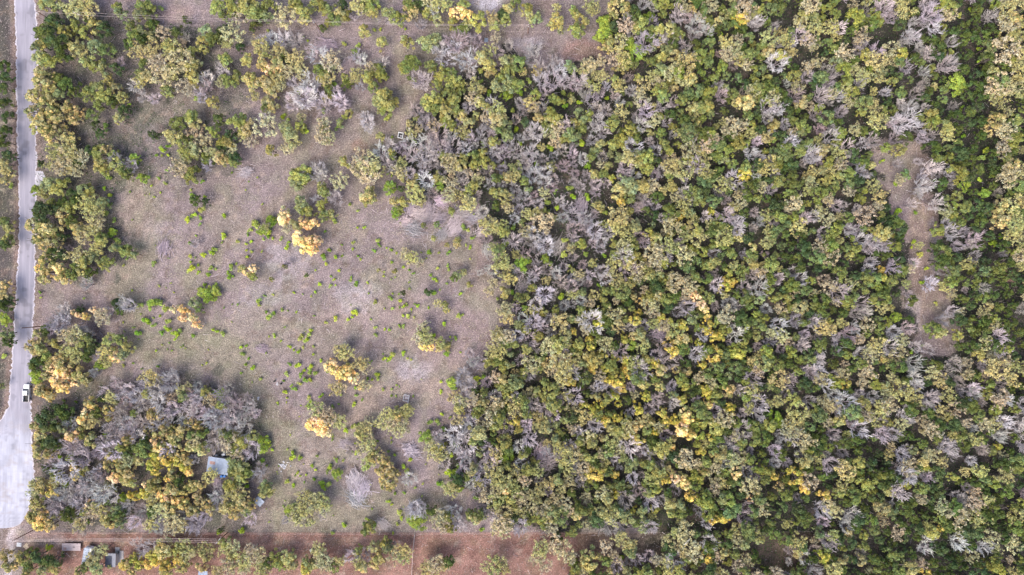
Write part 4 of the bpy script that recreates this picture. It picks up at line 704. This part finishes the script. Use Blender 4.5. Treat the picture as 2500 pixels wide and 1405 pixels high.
# pickup: local +y is the front; 5.8 m long, 2.0 m wide
def pickup():
    px, py = 64.5, 960; x, y = at(px, py, 0.9)
    t = empty('pickup_truck', (x, y, .014), math.radians(-2)); tag(t, 'white crew cab pickup with dark open bed on the road', 'pickup truck')
    def sect(yv, hw, z0, z1, ch):
        return [Vector(p) for p in ((-hw+.05, yv, z0), (-hw, yv, z0+.15), (-hw, yv, z1-ch), (-hw+ch, yv, z1), (hw-ch, yv, z1), (hw, yv, z1-ch), (hw, yv, z0+.15), (hw-.05, yv, z0))]
    b = MB().loft([sect(2.92, .62, .55, .86, .12), sect(2.82, .82, .42, .98, .14), sect(2.55, .94, .38, 1.06, .12), sect(2.0, .98, .36, 1.11, .10), sect(1.35, .985, .36, 1.16, .09), sect(-.72, .985, .36, 1.16, .06)])
    body = b.build('body', M_WHITE, t, smooth=False)
    hl = MB().box(-.62, 1.5, 1.155, -.56, 2.5, 1.10).box(.56, 1.5, 1.155, .62, 2.5, 1.10); hl.build('hood_crease', M_WHITE, body)
    # bed: floor, walls
    bd = MB().box(-.985, -2.80, .40, -.87, -.72, 1.18).box(.87, -2.80, .40, .985, -.72, 1.18)
    bd.box(-.87, -2.80, .40, .87, -.72, .60); bd.build('bed', M_WHITE, t, bevel=.025)
    MB().box(-.865, -2.78, .602, .865, -.73, .64).build('bed_liner', M_DARK, t)
    MB().box(-.865, -.80, .64, .865, -.735, 1.10).build('bed_front_wall', M_DARK, t)
    tg = MB().box(-.87, -2.88, .55, .87, -2.80, 1.15).build('tailgate', M_DARK, t, bevel=.015)
    MB().box(-.15, -2.905, .95, .15, -2.88, 1.02).build('handle', M_CHROME, tg)
    # cab: lofted glasshouse with a white roof
    def ring(z, y0, y1, hw): return [Vector((-hw, y0, z)), Vector((hw, y0, z)), Vector((hw, y1, z)), Vector((-hw, y1, z))]
    MB().loft([ring(1.155, -.70, 1.42, .90), ring(1.60, -.60, .86, .76)]).build('windows', M_GLASS, t)
    rf = MB().loft([ring(1.60, -.62, .88, .78), ring(1.66, -.60, .84, .76), ring(1.71, -.45, .68, .62)]).build('roof', M_WHITE, t, bevel=.02)
    pil = MB()
    for sx in (-1, 1):
        for (y0, y1) in ((1.42, .86), (.36, .30), (-.70, -.60)):
            pil.tube((sx*.905, y0, 1.15), (sx*.77, y1, 1.61), .045, .04, 6)
        pil.tube((sx*.905, -.70, 1.16), (sx*.905, 1.42, 1.16), .03, .03, 6)
    pil.build('pillars', M_WHITE, t)
    for sx in (-1, 1):
        m = MB().box(sx*.99 if sx > 0 else -1.22, .98, 1.12, 1.22 if sx > 0 else -.99, 1.10, 1.30).build('side_mirror', M_WHITE, t, bevel=.03)
        MB().box(sx*1.02 if sx > 0 else -1.2, .965, 1.14, 1.2 if sx > 0 else -1.02, .979, 1.28).build('mirror_glass', M_GLASS, m)
        MB().loft([[Vector((sx*a, yy, z)) for a, z in ((.60, .72), (.86, .72), (.86, .90), (.60, .92))] for yy in (2.60, 2.90)]).build('headlight', M_HEAD, t)
        MB().box(sx*.90-.075, -2.90, .75, sx*.90+.075, -2.795, 1.08).build('tail_light', M_LAMP, t, bevel=.01)
        for yy in (1.95, -1.85):
            w = MB().tube((sx*.72, yy, .38), (sx*1.0, yy, .38), .38, .38, 20).build('wheel', M_RUB, t, bevel=.02)
            MB().tube((sx*.99, yy, .38), (sx*1.01, yy, .38), .22, .20, 12).build('rim', M_CHROME, w)
    MB().box(-.9, -3.0, .45, .9, -2.89, .62).build('rear_bumper', M_CHROME, t, bevel=.02)
    MB().box(-.78, 2.86, .40, .78, 2.98, .56).build('front_bumper', M_CHROME, t, bevel=.03)
    MB().box(-.5, 2.90, .62, .5, 2.945, .82).build('grille', M_DARK, t, bevel=.01)
pickup()

# power poles. base pixel, height, arm axis (radians), arm?
def pole(bx, by, h, ang, lab, arms=1, r=.16, rz=0):
    x, y = at(bx, by); t = empty('power_pole', (x, y, 0), ang); tag(t, lab, 'power pole', 'wooden power poles')
    MB().tube((0, 0, -.2), (0, 0, h), r, r*.62, 10).build('pole', M_POLE, t)
    if arms:
        a = MB().box(-1.2, -.07, h-.65, 1.2, .07, h-.50).build('crossarm', M_PALE, t, bevel=.01)
        MB().tube((-.75, 0, h-.6), (0, .09, h-1.25), .025).tube((.75, 0, h-.6), (0, .09, h-1.25), .025).build('brace', M_WIRE, a)
        for q in (-1.05, -.4, .4, 1.05): MB().tube((q, 0, h-.5), (q, 0, h-.28), .06, .045, 8).build('insulator', M_WHITE, a)
    else:
        MB().tube((0, 0, h), (0, 0, h+.25), .07, .05, 8).build('insulator', M_WHITE, t)
        MB().tube((-.22, 0, h-1.3), (-.22, 0, h-.65), .15, .15, 10).build('transformer', M_CONC, t, bevel=.02)
    return t
P_A = pole(105, 797, 9.6, 0, 'brown pole leaning over the road edge at mid left', 0, .17)
P_B = pole(79, 1296, 9.0, math.radians(90), 'pole at the lower end of the white gravel yard', 0, .15)
P_C = pole(556, 1301, 7.6, math.radians(50), 'crossarm pole above the red dirt left of centre', 1, .14)
P_D = pole(232, 62, 9.8, math.radians(-25), 'crossarm pole behind trees by the upper road', 1, .15)
P_E = pole(781, 73, 7.4, math.radians(90), 'thin pole in the pebbly strip under the top wire', 0, .13)
P_F = pole(1289, 82, 7.2, math.radians(90), 'last pole of the top wire beside the dirt patch', 0, .14)
P_G = pole(1661, 1300, 8.8, math.radians(45), 'crossarm pole among trees near the bottom edge', 1, .14)
P_H = pole(133, 54, 8.6, math.radians(-60), 'pole right beside the road at the top left', 1, .15)
def wire(a, b, lab, sag=1.0, r=.022, grp='overhead wires'):
    a = Vector(a); b = Vector(b); pts = []
    for i in range(33):
        t = i/32; q = a.lerp(b, t); q.z -= sag*4*t*(1-t); pts.append(q)
    o = MB().path(pts, r, 4).build('overhead_wire', M_WIRE); tag(o, lab, 'wire', grp)
def head(bx, by, h, off=(0, 0)):
    x, y = at(bx, by); return (x+off[0], y+off[1], h)
wire(head(133,54,8.2), head(232,62,9.3), 'short top left wire beside the road', .4)
for dy, nm in ((-.45, 'lower'), (.45, 'upper')):
    wire(head(232,62,9.3,(0,dy)), head(781,73,7.4 if dy > 0 else 6.6), f'{nm} top wire left of the middle pole', 1.2)
    wire(head(781,73,7.4 if dy > 0 else 6.6), head(1289,82,7.2 if dy > 0 else 6.3), f'{nm} top wire right of the middle pole', 1.2)
for d, nm in ((-.8, 'upper'), (0, 'middle'), (.8, 'lower')):
    wire(head(79,1296,8.9,(0,-d*.3)), head(556,1301,7.1,(d*.6,-d*.75)), f'{nm} wire over the red dirt strip at lower left', 1.0)
wire(head(79,1296,8.6), head(-120,1300,8.6), 'wire leaving the gravel yard pole to the left edge', .6)

# boundary wire fences with posts
def fence(pts, lab, grp=None, step=4.5, h=1.2):
    x0, y0 = at(*pts[0]); t = empty('wire_fence', (x0, y0, 0)); tag(t, lab, 'fence')
    W = [Vector((*at(*p), 0))-Vector((x0, y0, 0)) for p in pts]; npost = 0; wires = MB(); posts = []
    for a, b in zip(W[:-1], W[1:]):
        n = max(1, int((b-a).length/step))
        for i in range(n): posts.append(a.lerp(b, i/n))
        for z in (.35, .75, 1.1): wires.tube(a+Vector((0, 0, z)), b+Vector((0, 0, z)), .007, .007, 3, False)
    posts.append(W[-1])
    wires.build('wires', M_WIRE, t)
    for p in posts[:99]: MB().tube(p, p+Vector((0, 0, h+RNG.uniform(-.06, .06))), .05, .045, 6).build('post', M_PALE, t)
fence([(92,1300),(500,1302),(1000,1303),(1500,1300),(1980,1296)], 'long wire fence along the top of the red dirt strip')
fence([(400,66),(500,64),(640,61)], 'short wire fence left under the top wire')
fence([(1060,73),(1180,75),(1262,80),(1450,84)], 'wire fence between the top wire and the dirt patch')
# white rail fence piece
x0, y0 = at(1013, 1304); t = empty('rail_fence', (x0, y0, 0)); tag(t, 'white rail fence running down from the dirt strip top', 'fence')
x1, y1 = at(1009, 1343); x2, y2 = at(1005, 1410); d1 = Vector((x1-x0, y1-y0, 0)); d2 = Vector((x2-x0, y2-y0, 0))
for z in (.5, .95):
    MB().tube(Vector((0, 0, z)), d1+Vector((0, 0, z)), .07, .07, 6).build('rail', M_PALE, t)
for i in range(3): MB().tube(d1*(i/2), d1*(i/2)+Vector((0, 0, 1.15)), .09, .08, 8).build('post', M_PALE, t)
mb = MB()
for z in (.4, .9): mb.tube(d1+Vector((0, 0, z)), d2+Vector((0, 0, z)), .03, .03, 4, False)
mb.build('wires', M_WIRE, t)
for i in range(1, 4): q = d1.lerp(d2, i/3); MB().tube(q, q+Vector((0, 0, 1.1)), .05, .05, 6).build('post', M_PALE, t)

def frame(px, py, ang, h=0):
    x, y = at(px, py, h); return x, y, math.radians(ang)
# grey shed with corrugated roof
def corr(w, d, z, amp=.025, pitch=.30, m=None, slope=0):
    n = int(w/pitch)*4; v = []; f = []
    for j, yy in enumerate((-d/2, d/2)):
        for i in range(n+1):
            xx = -w/2+w*i/n; v.append((xx, yy, z+amp*math.sin(2*math.pi*i/4)+slope*yy))
    for j, yy in enumerate((-d/2, d/2)):
        for i in range(n+1):
            xx = -w/2+w*i/n; v.append((xx, yy, z-.03+amp*math.sin(2*math.pi*i/4)+slope*yy))
    N = n+1
    for i in range(n):
        f.append((i, i+1, N+i+1, N+i)); f.append((2*N+i, 3*N+i, 3*N+i+1, 2*N+i+1))
    f.append((0, N, 3*N, 2*N)); f.append((n, 2*N+n, 3*N+n, N+n))
    return MB().add(v, f)
def shed():
    x, y, a = frame(533, 1138, -9, 2.6); t = empty('metal_shed', (x, y, 0), a); tag(t, 'grey blue metal roofed shed with a rusty roof patch', 'shed')
    w = MB()
    for (q0, q1, q2, q3) in ((-3.2,-2.3,-3.08,2.3),(3.08,-2.3,3.2,2.3),(-3.08,2.18,3.08,2.3),(-3.08,-2.3,-.6,-2.18),(.6,-2.3,3.08,-2.18)): w.box(q0, q1, 0, q2, q3, 2.42)
    w.box(-.6, -2.3, 2.0, .6, -2.18, 2.42); w.build('wall', M_CONC, t)
    d = MB().box(-.58, -2.27, 0, .58, -2.22, 1.98).build('door', M_RUST, t); MB().box(.4, -2.31, .95, .48, -2.27, 1.1).build('handle', M_DARK, d)
    rf = corr(7.2, 5.2, 2.62, slope=.03).build('roof', M_ROOF, t, fix=False)
    MB().box(-2.9, .2, 2.672, -1.1, 1.2, 2.70).build('rust_patch', M_RUST, rf)
    MB().box(-.62, -2.6, 2.60, -.50, 2.6, 2.74).build('ridge_strip', M_ROOF, rf)
    g = MB(); pts = [(-3.3, -2.5, .1), (-3.75, -1.0, .1), (-3.7, 1.2, .1), (-3.2, 2.6, .1)]
    for p, q in zip(pts[:-1], pts[1:]):
        g.add([p, q, (q[0]+.25, q[1], 2.3), (p[0]+.25, p[1], 2.3), (p[0]-.05, p[1], .1), (q[0]-.05, q[1], .1), (q[0]+.2, q[1], 2.33), (p[0]+.2, p[1], 2.33)],
              [(0,1,2,3),(5,4,7,6),(3,2,6,7),(1,0,4,5),(0,3,7,4),(2,1,5,6)])
    g.build('leaning_sheet', M_PALE, t)
    MB().tube((-2.2, 2.9, 2.2), (-1.6, 5.1, 2.5), .07).tube((-2.2, 2.5, 2.5), (-2.6, 2.9, 2.8), .07).build('roof_beam', M_PALE, t)
shed()
x, y = at(545, 1163, .5); o = MB().tube((0, 0, 0), (0, 0, .95), .42, .42, 16).tube((0, 0, .95), (0, 0, 1.0), .45, .44, 16).tube((.95, .1, 0), (.95, .1, .95), .42, .42, 16).build('blue_barrel', M_BLUE, None, bevel=.02); o.location = (x, y, 0)
bpy.data.objects.remove(o)
for dx, lb in ((-.5, 'left blue barrel below the metal roofed shed'), (.55, 'right blue barrel below the metal roofed shed')):
    o = MB().tube((0, 0, 0), (0, 0, .95), .42, .42, 16).build('barrel', M_BLUE, None, bevel=.03); o.location = (x+dx, y, 0); tag(o, lb, 'barrel', 'blue barrels')
for (px, py, lb, s) in ((545, 1111, 'white appliance standing above the shed roof edge', .55), (527, 1113, 'white bucket above the shed', .35)):
    x, y = at(px, py, 1); o = MB().box(-s, -s*.7, 0, s, s*.7, 1.0).build('storage_box', M_WHITE, None, bevel=.05); o.location = (x, y, 0); o.rotation_euler = (0, 0, .3); tag(o, lb, 'box')
# small tilted sheet roof on posts
x, y, a = frame(632, 1225, -42, 1.5); t = empty('sheet_shelter', (x, y, 0), a); tag(t, 'small tilted pale blue metal sheet on short posts', 'shelter')
corr(2.9, 2.5, 1.5, slope=.15).build('roof', M_ROOF, t, fix=False)
for sx in (-1, 1):
    for sy in (-1, 1): MB().tube((sx*1.2, sy*1.0, 0), (sx*1.2, sy*1.0, 1.44+sy*.15), .05).build('post', M_PALE, t)
# long flat trailer with planked deck
x, y, a = frame(174, 1336, -1, .9); t = empty('flatbed_trailer', (x, y, 0), a); tag(t, 'long flat trailer with weathered plank deck by the caravan', 'trailer')
mb = MB()
for i in range(9): mb.box(-3.05, -1.2+i*.265, .86+.004*(i % 2), 3.05, -1.2+i*.265+.25, .93+.006*(i % 3))
mb.build('deck', M_PLANK, t)
MB().box(-3.1, -1.25, .68, 3.1, -1.13, .84).box(-3.1, 1.13, .68, 3.1, 1.25, .84).box(-3.1, -.3, .68, 3.1, -.2, .84).box(-3.1, .2, .68, 3.1, .3, .84).build('chassis', M_RUST, t)
for sx in (-.5, .5):
    for sy in (-1, 1):
        w = MB().tube((sx, sy*.9, .36), (sx, sy*1.14, .36), .36, .36, 16).build('wheel', M_RUB, t); MB().tube((sx, sy*1.13, .36), (sx, sy*1.16, .36), .2, .2, 10).build('rim', M_CHROME, w)
MB().tube((-3.1, -.5, .75), (-4.2, 0, .6), .05).tube((-3.1, .5, .75), (-4.2, 0, .6), .05).build('drawbar', M_RUST, t)
MB().box(.5, -.1, .945, 1.2, .12, .99).build('deck_hatch', M_DARK, t); MB().box(-2.5, -.9, .95, -1.6, -.2, 1.0).build('rust_plate', M_RUST, t)
# caravan
x, y, a = frame(212, 1360, -9, 2.2); t = empty('caravan', (x, y, 0), a); tag(t, 'white caravan with blue grey slatted roof cover', 'caravan')
def rr(z, hx, hy, c=.3, ox=0):
    return [Vector((ox+q, w, z)) for q, w in ((-hx+c,-hy),(hx-c,-hy),(hx,-hy+c),(hx,hy-c),(hx-c,hy),(-hx+c,hy),(-hx,hy-c),(-hx,-hy+c))]
MB().loft([rr(.45, 1.2, 3.0), rr(1.2, 1.28, 3.15), rr(1.9, 1.25, 3.0), rr(2.2, 1.12, 2.8)]).build('body', M_WHITE, t)
rf = corr(1.9, 5.9, 2.32, .02, .3).build('roof_cover', M_ROOF, t, fix=False); rf.location = (-.35, -.25, 0)
mb = MB()
for j in range(7):
    for i in range(4):
        if (i+j*3) % 5: mb.box(-.75+i*.42, -2.6+j*.8, 2.36, -.66+i*.42, -2.25+j*.8, 2.39)
mb.build('roof_slots', M_DARK, rf)
MB().box(-.5, 3.0, 1.2, .5, 3.12, 1.75).build('front_window', M_GLASS, t); MB().box(1.24, -.4, .5, 1.29, .3, 1.9).build('door', M_PALE, t)
for sy in (1.0, -1.6): MB().box(1.235, sy, 1.2, 1.285, sy+1.0, 1.7).build('window', M_GLASS, t)
for sx in (-1, 1):
    w = MB().tube((sx*.95, -.2, .34), (sx*1.2, -.2, .34), .34, .34, 16).build('wheel', M_RUB, t)
MB().tube((-.5, 3.0, .5), (0, 4.3, .45), .05).tube((.5, 3.0, .5), (0, 4.3, .45), .05).build('drawbar', M_DARK, t)
# dark roofed cabin with porch and slabs
x, y, a = frame(270, 1370, -2, 2.4); t = empty('cabin', (x, y, 0), a); tag(t, 'dark flat roofed cabin with grey side roof by the caravan', 'cabin')
MB().box(-1.5, -1.9, 0, 1.4, 1.6, 2.3).build('wall', M_CONC, t)
MB().box(-1.75, -2.1, 2.3, .35, 1.6, 2.42).build('roof', simple('dark_roofing', (.035,.045,.075), .6, noise=.2), t)
MB().box(.35, -2.0, 2.25, 1.6, 2.4, 2.36).box(-1.7, 1.6, 2.28, .35, 2.4, 2.36).build('side_roof', simple('grey_roofing', (.22,.23,.27), .7, noise=.2), t)
MB().box(-.2, -1.95, 0, .6, -1.9, 1.95).build('door', M_PALE, t)
for px, py, w, h, lb in ((295,1362,1.9,4.6,'long concrete slab right of the dark roofed cabin'),(287,1346,1.4,2.6,'short concrete slab above the dark roofed cabin')):
    x, y = at(px, py); o = MB().box(-w/2, -h/2, 0, w/2, h/2, .14).build('concrete_slab', M_CONC, None, bevel=.02); o.location = (x, y, 0); tag(o, lb, 'slab')
x, y = at(496, 1402, 2); t = empty('sheet_shelter', (x, y, 0)); tag(t, 'grey roof corner cut by the bottom edge', 'shelter')
corr(3.0, 2.0, 2.2).build('roof', M_ROOF, t, fix=False)
for sx in (-1, 1):
    for sy in (-1, 1): MB().tube((sx*1.3, sy*.8, 0), (sx*1.3, sy*.8, 2.15), .05).build('post', M_PALE, t)
# pallets and boards by the drive
for px, py, a, w, h, lb in ((47,1330,-5,1.5,1.3,'white board lying beside the lower drive'),(63,1332,40,1.7,.8,'upper tan plank sheet by the lower drive'),(66,1337,50,1.3,.7,'lower tan plank sheet by the lower drive')):
    x, y = at(px, py); mb = MB()
    for i in range(4): mb.box(-w/2, -h/2+i*h/4, .06, w/2, -h/2+(i+.86)*h/4, .14)
    mb.box(-w/2, -h/2, .0, -w/2+.1, h/2, .06).box(w/2-.1, -h/2, .0, w/2, h/2, .06)
    o = mb.build('wooden_pallet', M_WHITE if 'white' in lb else simple('tan_board', (.62,.50,.36), .8), None); o.location = (x, y, 0); o.rotation_euler = (0, 0, math.radians(a)); tag(o, lb, 'pallet')
# white stone box (well) and lid
x, y, a = frame(978, 331, -12, .5); t = empty('well_box', (x, y, 0), a); tag(t, 'small square white walled box with dark inside', 'well')
w = MB(); w.box(-.85,-.95,0,-.67,.95,.8).box(.67,-.95,0,.85,.95,.8).box(-.67,.77,0,.67,.95,.8).box(-.67,-.95,0,.67,-.77,.8); w.build('wall', M_WHITE, t)
MB().box(-.66,-.76,.02,.66,.76,.08).build('floor', M_DARK, t); MB().tube((.05,-.1,.08),(.05,-.1,.5),.3,.3,12).build('pump', M_CONC, t)
for px, py, w, h, z, m, a, nm, lb, ct in ((1000,317,.7,1.1,.4,M_PALE,5,'stone_block','small pale block right of the white stone box','block'),(1187,99,1.2,1.3,.3,M_ROOF,-4,'metal_sheet','blue grey metal sheet among bare trees near the top','sheet'),
        (761,1343,.9,.8,.7,M_WHITE,25,'storage_box','small white box on the red dirt below the round tree','box'),(2346,103,.5,.5,.5,M_WHITE,10,'storage_box','tiny white box at the ravine top','box')):
    x, y = at(px, py); o = MB().box(-w/2, -h/2, 0, w/2, h/2, z).build(nm, m, None, bevel=.04); o.location = (x, y, 0); o.rotation_euler = (0, 0, math.radians(a)); tag(o, lb, ct)
# square wooden pen
x, y, a = frame(992, 972, -7, .6); t = empty('wooden_pen', (x, y, 0), a); tag(t, 'square weathered wooden pen frame with an arm below', 'pen')
for (p, q) in (((-.8, 1.0), (.9, .9)), ((.9, .9), (.75, -1.0)), ((.75, -1.0), (-.95, -1.0)), ((-.95, -1.0), (-.8, 1.0)), ((.75, -1.0), (.75, -2.7)), ((-.4, 0), (.5, .1))):
    MB().tube((p[0], p[1], .75), (q[0], q[1], .75), .14, .13, 6).build('rail', M_SCRAP, t)
for p in ((-.8, 1.0), (.9, .9), (.75, -1.0), (-.95, -1.0), (.75, -2.7)): MB().tube((p[0], p[1], 0), (p[0], p[1], .85), .09, .08, 6).build('post', M_PALE, t)
MB().box(-.6, -.6, .02, .6, .6, .12).build('pen_floor', M_PLANK, t)
# barrels and scrap
for px, py, lb in ((671,931,'left black barrel in the clearing'),(687,937,'right black barrel in the clearing')):
    x, y = at(px, py); o = MB().tube((0,0,0),(0,0,.85),.30,.30,14).build('barrel', M_DARK, None, bevel=.03); o.location = (x, y, 0); tag(o, lb, 'barrel', 'black barrels')
for px, py, n, sc, lb in ((693,1140,26,1.0,'white scrap heap in the lower clearing'),(630,973,5,.45,'small white litter pieces in the left clearing'),(1310-318,950+0,0,0,''),(677,939,3,.3,'white bits beside the black barrels')):
    if not n: continue
    x, y = at(px, py); mb = MB()
    for i in range(n):
        m = Matrix.Translation((RNG.normal()*sc*.7, RNG.normal()*sc*.8, RNG.uniform(.1, .45)*sc)) @ Matrix.Rotation(RNG.uniform(0, 6), 4, 'Z') @ Matrix.Rotation(RNG.uniform(-.6, .6), 4, 'X')
        mb.box(-RNG.uniform(.1, .35), -RNG.uniform(.1, .3), -.03, RNG.uniform(.1, .35), RNG.uniform(.1, .3), .03, m)
    o = mb.build('scrap_heap', M_SCRAP, None); o.location = (x, y, 0); tag(o, lb, 'scrap')
# reddish dome tree at the right edge
rg9 = np.random.default_rng(99); segs, ends = grow(rg9, 5.0, 2.4, 10, 6, 5, .10, .035)
e = empty('bare_tree', (*at(2465, 675, 3.6), 0)); tag(e, 'reddish brown dome shaped leafless tree near the right edge', 'bare tree', 'leafless grey trees')
v, f, cc = sticks([s for s in segs if s[2] <= .0351], rg9); o = link('branches', raw_mesh('branches', v, f, [TWIG], cc), e); o.color = (.42,.27,.22,1)
v, f, cc = sticks([s for s in segs if s[2] > .0351], rg9); o = link('trunk', raw_mesh('trunk', v, f, [TWIG], cc), e); o.color = (.30,.20,.17,1)
